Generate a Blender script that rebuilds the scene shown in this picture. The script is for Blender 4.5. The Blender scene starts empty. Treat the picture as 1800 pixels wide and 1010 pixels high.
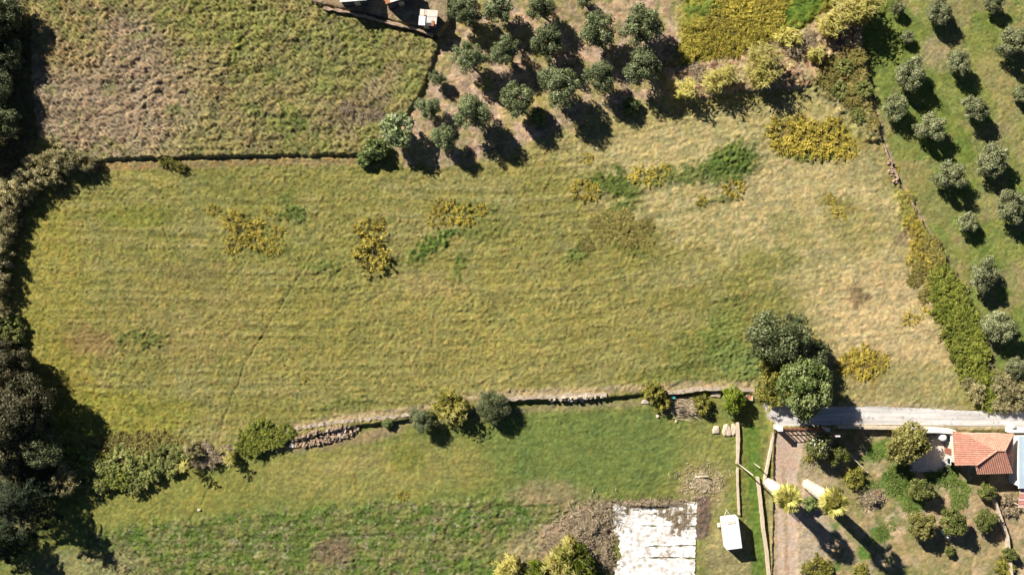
import bpy, math, random
import numpy as np
from mathutils import Vector

# ------------------------------------------------------------------ camera, sky, sun, exposure
S, HC, CX, CY = 0.085, 120.0, 900.0, 505.0        # metres per map unit, flying height, map centre
scene = bpy.context.scene
cam_d = bpy.data.cameras.new("camera"); cam = bpy.data.objects.new("camera", cam_d)
scene.collection.objects.link(cam); scene.camera = cam
cam.location = (0, 0, HC); cam.rotation_euler = (0, 0, 0)
cam_d.sensor_width = 36.0; cam_d.lens = 36.0 * HC / (1800 * S); cam_d.clip_start = 1.0; cam_d.clip_end = 8000.0

ELEV = math.radians(31.5)
SHX, SHY = 0.725, -0.689                           # the way shadows fall on the ground
world = bpy.data.worlds.new("World"); scene.world = world; world.use_nodes = True
wn = world.node_tree.nodes; wl = world.node_tree.links
sky = wn.new("ShaderNodeTexSky"); sky.sky_type = 'NISHITA'; sky.sun_disc = False
sky.sun_elevation = ELEV; sky.sun_rotation = math.atan2(-SHX, -SHY)
sky.air_density = 0.36; sky.dust_density = 0.1; sky.ozone_density = 1.0
wl.new(sky.outputs[0], wn["Background"].inputs[0]); wn["Background"].inputs[1].default_value = 0.05
sun_d = bpy.data.lights.new("sun", 'SUN'); sun_d.energy = 5.0; sun_d.angle = math.radians(0.53)
sun_d.color = (1.0, 0.93, 0.82)
sun = bpy.data.objects.new("sun", sun_d); scene.collection.objects.link(sun); sun.location = (-60, 60, 80)
sun.rotation_euler = Vector((math.cos(ELEV) * SHX, math.cos(ELEV) * SHY, -math.sin(ELEV))).to_track_quat('-Z', 'Y').to_euler()
vs = scene.view_settings
vs.view_transform = 'Standard'; vs.look = 'None'; vs.gamma = 1.0; vs.exposure = 1.02; vs.use_curve_mapping = False

rng = np.random.default_rng(7); random.seed(7)
COL = scene.collection

def W(x, y, z=0.0):
    """map position -> ground plan metres, for a point seen z metres above the ground"""
    k = 1.0 - z / HC
    return ((x - CX) * S * k, (CY - y) * S * k)

# ------------------------------------------------------------------ noise on arrays
def _hash(ix, iy, seed):
    h = (ix.astype(np.int64) * 374761393 + iy.astype(np.int64) * 668265263 + seed * 974634777) & 0xFFFFFFFF
    h = ((h ^ (h >> 13)) * 1274126177) & 0xFFFFFFFF
    h = ((h ^ (h >> 16)) * 2246822519) & 0xFFFFFFFF
    return ((h ^ (h >> 15)) & 0xFFFFFF).astype(np.float64) / float(0xFFFFFF)
def vnoise(x, y, seed=0):
    ix = np.floor(x); iy = np.floor(y); fx = x - ix; fy = y - iy
    u = fx * fx * fx * (fx * (fx * 6 - 15) + 10); v = fy * fy * fy * (fy * (fy * 6 - 15) + 10)
    a = _hash(ix, iy, seed); b = _hash(ix + 1, iy, seed); c = _hash(ix, iy + 1, seed); d = _hash(ix + 1, iy + 1, seed)
    return (a * (1 - u) + b * u) * (1 - v) + (c * (1 - u) + d * u) * v
def fbm(x, y, seed=0, octs=4):
    t = 0; a = 1.0; s = 0
    for o in range(octs):
        t = t + a * vnoise(x * 2 ** o + 17.3 * o, y * 2 ** o - 9.1 * o, seed + o * 31); s += a; a *= 0.55
    return t / s
def worley(x, y, seed=0):
    ix = np.floor(x); iy = np.floor(y); best = np.full(x.shape, 9.0); bid = np.zeros(x.shape)
    for dx in (-1, 0, 1):
        for dy in (-1, 0, 1):
            cx = ix + dx; cy = iy + dy
            px = cx + _hash(cx, cy, seed); py = cy + _hash(cx, cy, seed + 7)
            d = (px - x) ** 2 + (py - y) ** 2
            m = d < best; best = np.where(m, d, best); bid = np.where(m, _hash(cx, cy, seed + 13), bid)
    return np.sqrt(best), bid
def sstep(t):
    t = np.clip(t, 0, 1); return t * t * (3 - 2 * t)

# ------------------------------------------------------------------ ground sheet: one graded grid
STEP = 2.05
inx = np.arange(-120, 1921, STEP); iny = np.arange(-100, 1111, STEP)
def graded(inner):
    g = [STEP * 2 * 1.5 ** k for k in range(22)]
    off = np.cumsum(g)
    return np.concatenate([inner[0] - off[::-1], inner, inner[-1] + off])
gx = graded(inx); gy = graded(iny)
X, Y = np.meshgrid(gx, gy)
wx1 = (fbm(X / 26, Y / 26, 501) - .5); wy1 = (fbm(X / 26, Y / 26, 601) - .5)
wx2 = (fbm(X / 7, Y / 7, 701, 2) - .5); wy2 = (fbm(X / 7, Y / 7, 801, 2) - .5)

def sdf(pts, px, py):
    d = np.full(px.shape, 1e12); s = np.ones(px.shape); n = len(pts)
    for i in range(n):
        ax, ay = pts[i]; bx, by = pts[i - 1]
        ex, ey = bx - ax, by - ay; vx, vy = px - ax, py - ay
        t = np.clip((vx * ex + vy * ey) / (ex * ex + ey * ey + 1e-9), 0, 1)
        d = np.minimum(d, (vx - ex * t) ** 2 + (vy - ey * t) ** 2)
        c1 = py >= ay; c2 = py < by; c3 = ex * vy > ey * vx
        flip = (c1 & c2 & c3) | (~c1 & ~c2 & ~c3)
        s = np.where(flip, -s, s)
    return s * np.sqrt(d)
def box(x0, x1, y0, y1):
    i0, i1 = np.searchsorted(gx, [x0, x1]); j0, j1 = np.searchsorted(gy, [y0, y1])
    return slice(j0, j1), slice(i0, i1)
def pm(pts, soft=6, warp=14, warp2=6):
    xs = [p[0] for p in pts]; ys = [p[1] for p in pts]; m = soft + warp + warp2 + 4
    M = np.zeros(X.shape); b = box(min(xs) - m, max(xs) + m, min(ys) - m, max(ys) + m)
    px = X[b] + wx1[b] * warp * 2 + wx2[b] * warp2 * 2; py = Y[b] + wy1[b] * warp * 2 + wy2[b] * warp2 * 2
    M[b] = sstep(.5 - sdf(pts, px, py) / (2 * soft)); return M
def bm(x, y, rx, ry, rot=0, soft=.5, warp=14, warp2=8):
    r = max(rx, ry) * 1.6 + warp * 2; M = np.zeros(X.shape); b = box(x - r, x + r, y - r, y + r)
    px = X[b] + wx1[b] * warp * 2 + wx2[b] * warp2 * 2 - x; py = Y[b] + wy1[b] * warp * 2 + wy2[b] * warp2 * 2 - y
    c, s = math.cos(math.radians(rot)), math.sin(math.radians(rot))
    u = (px * c + py * s) / rx; v = (-px * s + py * c) / ry
    M[b] = sstep((1 + soft / 2 - np.sqrt(u * u + v * v)) / soft); return M
def lm(pts, w, soft=1.5, warp=2, warp2=1.5):
    xs = [p[0] for p in pts]; ys = [p[1] for p in pts]; m = w + soft + warp + warp2 + 5
    M = np.zeros(X.shape); b = box(min(xs) - m, max(xs) + m, min(ys) - m, max(ys) + m)
    px = X[b] + wx1[b] * warp * 2 + wx2[b] * warp2 * 2; py = Y[b] + wy1[b] * warp * 2 + wy2[b] * warp2 * 2
    d = np.full(px.shape, 1e9)
    for (ax, ay), (bx, by) in zip(pts[:-1], pts[1:]):
        ex, ey = bx - ax, by - ay; vx, vy = px - ax, py - ay
        t = np.clip((vx * ex + vy * ey) / (ex * ex + ey * ey), 0, 1)
        d = np.minimum(d, np.hypot(vx - ex * t, vy - ey * t))
    M[b] = sstep((w / 2 + soft - d) / (2 * soft)); return M

big = fbm(X / 190, Y / 190, 11); mid = fbm(X / 55, Y / 40, 23); sml = fbm(X / 13, Y / 9, 37, 3)
fine = fbm(X / 4.5, Y / 3.6, 53, 2)
# swath direction: the mowing lines sweep gently upward to the right
swv = Y + 0.10 * (X - 700) * sstep((X - 700) / 700) * 1.2 + 26 * (fbm(X / 260, Y / 260, 91, 2) - .5)
swath = vnoise(X / 170, swv / 7.0, 95) * .45 + vnoise(X / 80, swv / 3.8, 96) * .3 + vnoise(X / 420, swv / 10.0, 97) * .25

C = np.zeros(X.shape + (3,)); Z = np.zeros(X.shape)
AF = np.full(X.shape, .115); AC = np.full(X.shape, .05); AL = np.full(X.shape, .05)   # relief: fine, coarse, broad
def col(mask, c, a=1.0):
    m = (mask * a)[..., None]; C[:] = C * (1 - m) + np.array(c) * m
def amp(mask, f=None, c=None):
    global AF, AC
    if f is not None: AF = AF * (1 - mask) + f * mask
    if c is not None: AC = AC * (1 - mask) + c * mask
olive = (.192, .180, .054); straw = (.33, .285, .135); green = (.095, .128, .032); yell = (.215, .195, .04)
brown = (.20, .145, .078); pink = (.285, .212, .145); soil = (.40, .285, .195); grey = (.235, .20, .105); dk = (.10, .085, .03)
C[:] = olive
col(sstep((mid - .44) * 4), (.225, .205, .085), .5)
col(sstep((big - .52) * 5), (.17, .17, .045), .45)
col(sstep((swath - .5) * 4), straw, .22); col(sstep((.42 - swath) * 4), (.14, .13, .035), .30)

# upper left field of tall rough grass
UL = pm([(52, -300), (58, 120), (70, 250), (165, 281), (300, 278), (450, 275), (600, 272), (655, 272), (690, 235), (735, 175), (760, 120), (772, 72), (720, 55), (660, 36), (600, 24), (545, 8), (520, -300)], 2, 3, 3)
col(UL, (.215, .195, .075)); col(UL * sstep((mid - .42) * 4), (.24, .20, .085), .6)
col(UL * bm(170, 165, 170, 130, 0, .9), pink, .85); col(UL * bm(120, 60, 90, 70, 0, .9), (.25, .195, .085), .8)
col(UL * bm(240, 55, 60, 16, 10, .8), pink, .8); col(UL * bm(400, 40, 120, 50, 0, 1), (.19, .195, .05), .55)
col(UL * bm(600, 90, 130, 60, 10, 1), (.18, .185, .06), .6); col(UL * bm(520, 215, 26, 14, 20, .8), green, .7)
col(UL * bm(660, 165, 60, 22, -50, .9), (.25, .20, .115), .7); col(UL * bm(620, 200, 60, 30, -20, .9), (.19, .145, .09), .6)
col(UL * bm(720, 140, 40, 26, -50, .8), (.17, .18, .06), .6)
col(UL * sstep((fbm(X / 20, Y / 20, 141, 3) - .56) * 7), (.15, .115, .07), .45)
col(UL * sstep((fbm(X / 32, Y / 32, 143, 3) - .56) * 7), (.13, .17, .035), .4)
amp(UL, .16, .21)
Z += UL * .32
for pts in ([(80, 68), (140, 72), (185, 52), (230, 62), (320, 56)], [(250, 128), (330, 132), (400, 118), (450, 110)], [(240, 250), (262, 190), (268, 120)],
            [(330, 140), (400, 135), (440, 130)], [(450, 250), (480, 190), (560, 150), (570, 90)], [(360, 240), (420, 190), (500, 175)]):
    m = lm(pts, 2.6, 2, 8, 3); Z -= m * .15; 
# strip under the step
st = lm([(170, 292), (300, 289), (450, 285), (620, 282)], 15, 5, 4, 3); col(st, (.25, .185, .10), .7); col(st * sstep((sml - .5) * 6), (.22, .14, .05), .6)
lip = lm([(165, 283), (300, 280), (450, 277), (655, 274)], 5, 1.5, 1.5, 1); Z -= lip * .14

# shed yard at the top
SY = pm([(560, -300), (548, 8), (600, 20), (660, 32), (720, 48), (772, 66), (790, 40), (785, -300)], 1.5, 1, 1)
col(SY, (.24, .18, .11)); col(SY * sstep((sml - .45) * 5), (.30, .24, .15), .7); amp(SY, .06, .08); Z += SY * 1.05
col(pm([(772, 30), (800, 30), (800, 120), (770, 110)], 5, 8, 4), (.26, .2, .12), .8)

# olive grove on bare soil
GR = pm([(775, -300), (785, 60), (768, 110), (750, 160), (720, 205), (690, 250), (720, 290), (800, 290), (900, 268), (1000, 225), (1080, 195), (1185, 165), (1195, 100), (1200, -300)], 8, 8, 8)
col(GR, soil); amp(GR, .05, .07)
gl = vnoise(((X * .80 - Y * .60) / 16), (X * .60 + Y * .80) / 90, 201)
col(GR * sstep((gl - .48) * 5), (.25, .20, .10), .8); col(GR * sstep((fbm(X / 16, Y / 16, 205, 3) - .52) * 7), (.17, .17, .05), .7)
col(GR * sstep((fbm(X / 9, Y / 9, 207, 3) - .53) * 8), (.14, .105, .07), .6); col(GR * sstep((fbm(X / 34, Y / 34, 209, 3) - .56) * 8), (.24, .22, .07), .7)
col(GR * sstep((fbm(X / 5, Y / 5, 208, 2) - .55) * 6), (.47, .35, .25), .35)

# yellow bracken patch, upper right
BR = pm([(1200, -300), (1195, 60), (1190, 100), (1260, 98), (1330, 78), (1400, 50), (1460, 18), (1480, -300)], 9, 9, 8)
col(BR, (.19, .18, .035)); col(BR * sstep((mid - .4) * 5), yell, .8); amp(BR, .12, .17)
col(BR * bm(1400, 15, 50, 30, -30, .6), (.08, .14, .022), .9); col(BR * bm(1235, 20, 34, 14, 0, .8), (.11, .16, .03), .8); col(BR * bm(1270, 45, 40, 18, 20, .8), (.17, .135, .05), .6)
col(BR * bm(1335, 5, 50, 22, -10, .8), (.30, .22, .035), .8)
Z += BR * .35
BK = pm([(1180, 125), (1260, 102), (1340, 82), (1400, 56), (1470, 18), (1520, -40), (1600, -40), (1560, 20), (1515, 65), (1520, 120), (1460, 120), (1420, 150), (1340, 160), (1270, 165), (1200, 178)], 7, 8, 6)
col(BK, (.33, .235, .15)); col(BK * sstep((sml - .45) * 6), (.38, .31, .16), .7); col(BK * sstep((fbm(X / 11, Y / 7, 213, 3) - .54) * 8), (.17, .10, .06), .8)
amp(BK, .12, .20); Z += BK * .25
m = lm([(1200, 103), (1260, 100), (1320, 88), (1390, 55)], 4, 2, 4, 2); Z -= m * .35
# olive-brown bramble ground along the east boundary
BB = pm([(1425, 125), (1470, 90), (1512, 80), (1520, 130), (1530, 190), (1545, 240), (1520, 245), (1470, 190), (1430, 160)], 9, 10, 8)
col(BB, (.18, .16, .055)); col(BB * sstep((sml - .5) * 6), (.22, .15, .06), .6); amp(BB, .16, .35); Z += BB * .35

# mown olive orchard on the right
OR = pm([(1514, -300), (1516, 80), (1530, 170), (1552, 250), (1575, 310), (1610, 370), (1650, 440), (1690, 520), (1720, 590), (1740, 650), (1790, 700), (2600, 700), (2600, -300)], 2.2, 1.5, 1.5)
col(OR, (.165, .185, .052)); amp(OR, .06, .05); Z -= OR * .45
ol = vnoise((X * .82 - Y * .57) / 26, (X * .57 + Y * .82) / 160, 221)
col(OR * sstep((ol - .5) * 5), (.115, .155, .034), .7); col(OR * sstep((.36 - ol) * 6), (.24, .20, .09), .65)
col(OR * sstep((fbm(X / 60, Y / 60, 223, 3) - .53) * 7), (.25, .20, .105), .55)
col(OR * bm(1645, 95, 20, 30, 0, 1), (.35, .26, .16), .6); col(OR * bm(1680, 330, 60, 110, 25, 1), (.10, .155, .028), .4)
col(OR * bm(1600, 340, 40, 60, -25, .8), (.22, .2, .07), .5)
edge = lm([(1522, 90), (1534, 165), (1555, 245), (1580, 312), (1612, 366), (1650, 432)], 8, 3, 3, 3); col(edge, (.30, .225, .15), .75)
edge2 = lm([(1690, 500), (1710, 560), (1730, 610), (1750, 660)], 9, 4, 4, 4); col(edge2, (.28, .20, .11), .7)

# dry, straw coloured east end of the main field
DR = pm([(990, 270), (1090, 215), (1200, 185), (1420, 175), (1500, 190), (1560, 300), (1620, 430), (1660, 560), (1700, 700), (1520, 705), (1430, 560), (1330, 470), (1180, 420), (1060, 350)], 45, 20, 10)
amp(DR * (1 - OR), .085, .04); col(DR * (1 - OR), straw, .62); col(DR * (1 - OR) * sstep((sml - .5) * 5), (.40, .32, .165), .5)
col(bm(1560, 570, 120, 110, 20, 1.0) * (1 - OR), (.42, .32, .17), .65); col(bm(1380, 330, 150, 60, 0, 1) * (1 - OR), (.39, .31, .155), .4)
col(bm(1000, 210, 190, 60, -18, .9) * (1 - GR) * (1 - BK), (.31, .26, .11), .5)
EB = lm([(1592, 345), (1618, 420), (1650, 490), (1685, 560), (1705, 620), (1722, 680)], 44, 12, 10, 10) * (1 - OR); col(EB, (.20, .19, .04), .8); amp(EB, .15, .2)
# patches in the field
for (x, y, rx, ry, r, c, a) in [
    (513, 375, 28, 17, 10, green, .9), (505, 345, 14, 9, 0, green, .6), (255, 594, 42, 13, 2, (.075, .115, .024), 1), (570, 462, 44, 10, -4, green, .65), (470, 425, 60, 25, 20, green, .35),
    (762, 432, 48, 12, -26, (.078, .122, .026), .95), (850, 402, 50, 16, -5, green, .5), (806, 475, 9, 26, 5, (.078, .122, .026), .8), (835, 365, 45, 16, 0, green, .5), (700, 462, 40, 7, 0, green, .6),
    (1072, 322, 44, 24, 15, (.095, .125, .03), 1), (1110, 345, 22, 30, 30, (.095, .125, .03), .8), (1190, 305, 80, 16, -6, green, .85), (1285, 285, 48, 34, -15, (.09, .125, .03), 1), (1255, 350, 46, 10, -20, green, .7),
    (1010, 443, 16, 15, 0, green, .8), (1120, 425, 40, 22, 0, (.12, .125, .03), .85), (1082, 372, 12, 18, 20, green, .7), (1270, 575, 34, 55, 10, (.11, .15, .035), .65), (1225, 620, 55, 35, 0, green, .45),
    (1300, 640, 50, 40, 0, (.11, .155, .045), .75), (1180, 660, 60, 20, 0, green, .45), (240, 380, 70, 20, -5, (.16, .17, .035), .7), (380, 345, 60, 40, 0, (.15, .16, .045), .5),
    (150, 600, 60, 26, 10, (.20, .135, .06), .75), (85, 480, 60, 150, 0, yell, .6), (115, 690, 60, 90, -20, (.22, .19, .035), .6), (215, 730, 130, 40, 0, (.20, .195, .035), .65), (330, 560, 150, 80, 0, (.21, .165, .06), .35),
    (345, 475, 60, 18, -10, (.15, .13, .05), .6), (270, 720, 35, 12, 0, (.12, .13, .03), .6), (610, 710, 55, 11, -8, green, .65), (760, 500, 60, 18, 0, (.24, .18, .09), .6), (700, 600, 300, 110, 0, (.225, .20, .065), .5),
    (1160, 250, 90, 30, -10, (.34, .28, .13), .5), (1500, 400, 60, 40, 30, (.24, .21, .07), .55), (1470, 360, 30, 14, 0, (.17, .15, .045), .7), (1390, 400, 40, 40, 0, (.19, .18, .06), .5), (1350, 460, 60, 22, 0, (.15, .16, .04), .6),
    (1520, 645, 48, 30, 10, (.19, .145, .035), .85), (1600, 660, 60, 26, 0, (.21, .20, .08), .7), (1560, 690, 70, 18, 0, (.24, .21, .09), .6), (1590, 415, 20, 16, 0, (.19, .13, .08), .7), (1510, 520, 18, 14, 40, (.14, .10, .055), .8),
    (1430, 245, 85, 34, 5, (.20, .16, .025), .8), (1640, 480, 34, 50, -20, (.20, .16, .05), .7), (1500, 225, 30, 22, 0, (.17, .17, .04), .6), (1425, 275, 60, 9, 0, (.09, .13, .028), .7), (1330, 520, 70, 40, 0, (.17, .17, .05), .5),
    (560, 560, 90, 60, 0, (.18, .17, .045), .45), (940, 560, 200, 80, 0, (.23, .205, .06), .45), (1500, 200, 60, 25, 30, straw, .5)]:
    m = bm(x, y, rx, ry, r, .7, 16, 12) * (1 - OR); col(m, c, a)
    if c[1] > c[0] * 1.22: amp(m * a, .19, .10)
for pts, w, d in (([(545, 455), (512, 510), (470, 575), (430, 640), (400, 720), (385, 772)], 2.0, .20), ([(588, 305), (612, 322), (720, 326), (762, 308)], 1.5, .09), ([(1000, 392), (1060, 360), (1120, 325)], 1.8, .1),
                  ([(285, 385), (300, 440)], 1.2, .1), ([(500, 420), (545, 520), (550, 560)], 1.2, .06), ([(365, 860), (350, 890), (325, 925)], 2.0, .14), ([(1640, 690), (1680, 660), (1700, 640)], 1.5, .1), ([(725, 570), (735, 585)], 1.5, .15)):
    m = lm(pts, w, 1.2, 3, 1); Z -= m * d * .7; col(m, (.12, .105, .04), .45)

# lower fields south of the channel wall
LF = pm([(-300, 860), (120, 858), (240, 850), (340, 812), (400, 795), (520, 772), (600, 752), (720, 737), (800, 728), (900, 705), (1060, 699), (1140, 692), (1250, 688), (1320, 692), (1345, 720), (1358, 760), (1350, 1300), (-300, 1300)], 1.6, 1, .6)
col(LF, (.155, .17, .046)); Z -= LF * .6
col(LF * bm(640, 830, 210, 45, -5, .7), (.225, .205, .066), .75); col(LF * bm(300, 880, 150, 45, -8, .8), (.20, .195, .05), .7); col(LF * bm(610, 815, 60, 16, -10, .9), (.25, .21, .085), .5); col(LF * bm(715, 805, 34, 20, 0, .8), (.13, .145, .03), .7)
col(LF * bm(1050, 800, 190, 75, -5, .7), (.11, .148, .042), .85); col(LF * bm(960, 760, 130, 30, -3, .8), (.115, .155, .042), .6); col(LF * bm(820, 830, 40, 30, 0, .9), (.215, .195, .06), .5)
LW = LF * pm([(150, 935), (400, 905), (640, 885), (860, 870), (1060, 880), (1060, 1300), (100, 1300)], 12, 12, 8)
col(LW, (.10, .135, .034)); col(LW * sstep((fbm(X / 40, Y / 24, 241, 3) - .5) * 7), (.185, .18, .065), .6); col(LW * sstep((fbm(X / 14, Y / 10, 243, 3) - .55) * 7), (.17, .14, .075), .55)
col(LW * sstep((fbm(X / 24, Y / 16, 245, 3) - .56) * 8), (.075, .13, .022), .7); col(LW * sstep((fbm(X / 6, Y / 5, 247, 2) - .66) * 8), (.33, .29, .19), .45)
amp(LW, .13, .15); amp(LF * (1 - LW), .065, .05)
col(LF * bm(590, 970, 40, 26, 0, .8), (.16, .115, .075), .8); col(LF * bm(960, 870, 60, 24, 0, .8), (.23, .18, .10), .7); col(LF * bm(1240, 860, 45, 55, 0, .8), (.26, .215, .105), .75); col(LF * bm(1245, 800, 50, 60, 0, .8), (.19, .19, .06), .6)
col(LF * bm(1285, 980, 50, 60, 0, .8), (.27, .225, .115), .75); col(LF * bm(940, 960, 70, 30, -25, .8), (.27, .215, .125), .7); col(LF * bm(1020, 940, 75, 50, -30, .6), (.29, .215, .15), .9)
DS = LF * pm([(1222, 872), (1250, 874), (1250, 945), (1224, 950)], 3, 4, 4); col(DS, (.12, .085, .072), .9); amp(DS, .12, .1)
col(LF * lm([(345, 800), (420, 783), (520, 785), (640, 770), (700, 752)], 20, 8, 6, 4), (.26, .19, .115), .75)
col(LF * lm([(720, 745), (900, 722), (1060, 712), (1140, 708)], 14, 6, 6, 4), (.22, .185, .10), .7)
col(LF * lm([(1322, 760), (1330, 860), (1336, 960), (1340, 1100)], 26, 5, 4, 4), (.085, .145, .026), .85)
# rim of bare earth on the field side of the channel wall
col(lm([(420, 772), (510, 752), (600, 736), (715, 722), (790, 705), (850, 694), (1060, 684), (1140, 680), (1320, 676)], 12, 5, 3, 4), (.37, .28, .175), .7)

# garden: bare earth with weeds
GA = pm([(1362, 756), (1500, 752), (1690, 756), (1830, 760), (1860, 1300), (1352, 1300)], 2.5, 1, 1)
col(GA, (.37, .285, .175)); Z -= GA * .35 * (1 - LF); amp(GA, .05, .06)
col(GA * sstep((fbm(X / 26, Y / 26, 261, 4) - .47) * 7), (.23, .195, .085), .75); col(GA * sstep((fbm(X / 17, Y / 17, 263, 3) - .50) * 8), (.12, .15, .04), .65)
for (x, y, rx, ry) in ((1580, 845, 26, 24), (1665, 838, 34, 14), (1690, 862, 22, 18), (1605, 880, 22, 14), (1530, 855, 18, 10), (1540, 790, 24, 20), (1550, 940, 22, 12), (1520, 975, 20, 12), (1690, 880, 16, 12), (1460, 925, 26, 12), (1440, 1000, 50, 14)):
    col(GA * bm(x, y, rx, ry, 0, .6), (.075, .15, .02), .85)
col(GA * bm(1500, 860, 30, 50, 40, .7), (.19, .17, .06), .7); col(GA * bm(1440, 830, 60, 22, 0, .7), (.30, .245, .14), .7); col(GA * bm(1730, 900, 70, 60, 0, .8), (.34, .245, .155), .6); col(GA * bm(1690, 975, 110, 30, 0, .8), (.27, .215, .10), .6)
col(GA * bm(1425, 945, 40, 95, 0, .8), (.40, .315, .235), .75)
TR = GA * pm([(1366, 758), (1420, 758), (1402, 830), (1396, 880), (1402, 940), (1408, 1200), (1368, 1200), (1366, 900), (1358, 850)], 3, 2, 3)
col(TR, (.45, .345, .26)); col(TR * bm(1384, 800, 16, 50, 5, .7), (.36, .265, .215), .6); col(TR * lm([(1378, 820), (1382, 900), (1384, 1010), (1386, 1100)], 5, 3, 3, 4), (.25, .18, .10), .7); amp(TR, .03, .03)
col(lm([(1356, 765), (1348, 830), (1352, 900), (1362, 1010)], 6, 4, 3, 2), (.30, .23, .14), .6)
# hedge foot on the left, trees' litter
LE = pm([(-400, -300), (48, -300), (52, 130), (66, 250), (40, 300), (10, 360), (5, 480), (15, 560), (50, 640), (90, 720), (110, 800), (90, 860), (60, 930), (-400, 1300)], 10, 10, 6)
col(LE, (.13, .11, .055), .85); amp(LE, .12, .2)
col(bm(150, 995, 110, 30, 0, .8), (.22, .20, .10), .6)
# verge and road bed
RB = pm([(1340, 706), (1372, 704), (1400, 716), (1460, 714), (1600, 716), (1700, 722), (2600, 724), (2600, 748), (1690, 750), (1480, 746), (1372, 748), (1350, 735)], 2, .4, .4)
col(RB, (.34, .29, .22)); amp(RB, .015, .0)
vg = lm([(1470, 748), (1600, 749), (1770, 751)], 7, 3, 2, 3) * (1 - RB); col(vg, (.36, .28, .17), .8)
vg2 = lm([(1480, 710), (1600, 711), (1700, 719)], 10, 4, 2, 3) * (1 - RB); col(vg2, (.33, .26, .16), .6)
Z = Z * (1 - RB) - RB * .03
PADM = pm([(1590, 776), (1672, 757), (1680, 832), (1600, 834)], 2, 0, 0)
AF *= (1 - .7 * PADM); AC *= (1 - .9 * PADM)
WSM = pm([(1070, 880), (1228, 880), (1228, 1200), (1070, 1200)], 3, 1, 0); AF *= (1 - .8 * WSM); AC *= (1 - .8 * WSM)

# relief of the sward itself
fade = np.clip((np.minimum(np.minimum(X + 400, 2200 - X), np.minimum(Y + 380, 1390 - Y))) / 280, 0, 1)
f1, id1 = worley(X / 5.6 + wx2 * .5, swv / 4.4 + wy2 * .5, 301); f2, id2 = worley(X / 12.5 + wx1 * .8, Y / 11.0 + wy1 * .8, 311)
f3, id3 = worley(X / 30 + wx1, Y / 26 + wy1, 321)
patchy = .55 + .9 * fbm(X / 70, Y / 50, 331, 3)
Z = Z + fade * (AF * patchy * ((1 - np.clip(f1, 0, 1) ** 2) * (.5 + .8 * id1) + 1.1 * (fine - .5)) + AC * patchy * ((1 - np.clip(f2, 0, 1.1) ** 2) * (.5 + .8 * id2) + .5 * (1 - f3)) + AF * 1.5 * (swath - .5) * (1 - GA) * (1 - GR) * (1 - OR * .5))
Z += fade * AF * .45 * (np.random.default_rng(3).random(X.shape) - .5) + fade * .25 * (fbm(X / 120, Y / 120, 341, 2) - .5) * (1 - RB) * (1 - GA)
far = 1 - fade
Z = Z * fade - 0.35 * far
# colour of single tussocks: each clump has its own tone
tone = (1 + (id1 - .5) * .34 + (id2 - .5) * .22 + (sml - .5) * .30)[..., None]
tone = 1 + (tone - 1) * (1 - .65 * np.maximum(TR, RB) - .3 * GA)[..., None]; C *= np.clip(tone, .5, 1.6); hue = ((id2 - .5) * .10)[..., None]; C *= 1 + hue * np.array([1, -.2, -1.2])
hedgefar = far[..., None] * sstep((fbm(X / 900, Y / 900, 351, 3) - .45) * 6)[..., None]
C[:] = C * (1 - hedgefar * .6) + np.array((.10, .13, .035)) * hedgefar * .6

def gz(wx, wy):
    px = wx / S + CX; py = CY - wy / S
    i = np.clip(np.searchsorted(gx, px) - 1, 0, len(gx) - 2); j = np.clip(np.searchsorted(gy, py) - 1, 0, len(gy) - 2)
    u = (px - gx[i]) / (gx[i + 1] - gx[i]); v = (py - gy[j]) / (gy[j + 1] - gy[j])
    return (Z[j, i] * (1 - u) + Z[j, i + 1] * u) * (1 - v) + (Z[j + 1, i] * (1 - u) + Z[j + 1, i + 1] * u) * v
def gc(wx, wy):
    i = np.clip(np.searchsorted(gx, wx / S + CX), 0, len(gx) - 1); j = np.clip(np.searchsorted(gy, CY - wy / S), 0, len(gy) - 1)
    return C[j, i]

# ------------------------------------------------------------------ mesh helpers
def mesh_np(name, V, F, mat, attr=None, colr=None, smooth=False):
    V = np.asarray(V, float); F = np.asarray(F, np.int32); n = F.shape[1]
    me = bpy.data.meshes.new(name); me.vertices.add(len(V)); me.vertices.foreach_set("co", V.ravel())
    me.loops.add(F.size); me.loops.foreach_set("vertex_index", F.ravel())
    me.polygons.add(len(F)); me.polygons.foreach_set("loop_start", np.arange(0, F.size, n, dtype=np.int32))
    me.polygons.foreach_set("loop_total", np.full(len(F), n, np.int32))
    if smooth: me.polygons.foreach_set("use_smooth", np.ones(len(F), bool))
    me.update(calc_edges=True)
    if attr is not None:
        a = me.attributes.new("tint", 'FLOAT', 'POINT'); a.data.foreach_set("value", np.asarray(attr, np.float32))
    if colr is not None:
        a = me.attributes.new("Col", 'FLOAT_COLOR', 'POINT'); a.data.foreach_set("color", np.concatenate([colr, np.ones((len(colr), 1))], 1).astype(np.float32).ravel())
    me.materials.append(mat); return me
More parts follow.
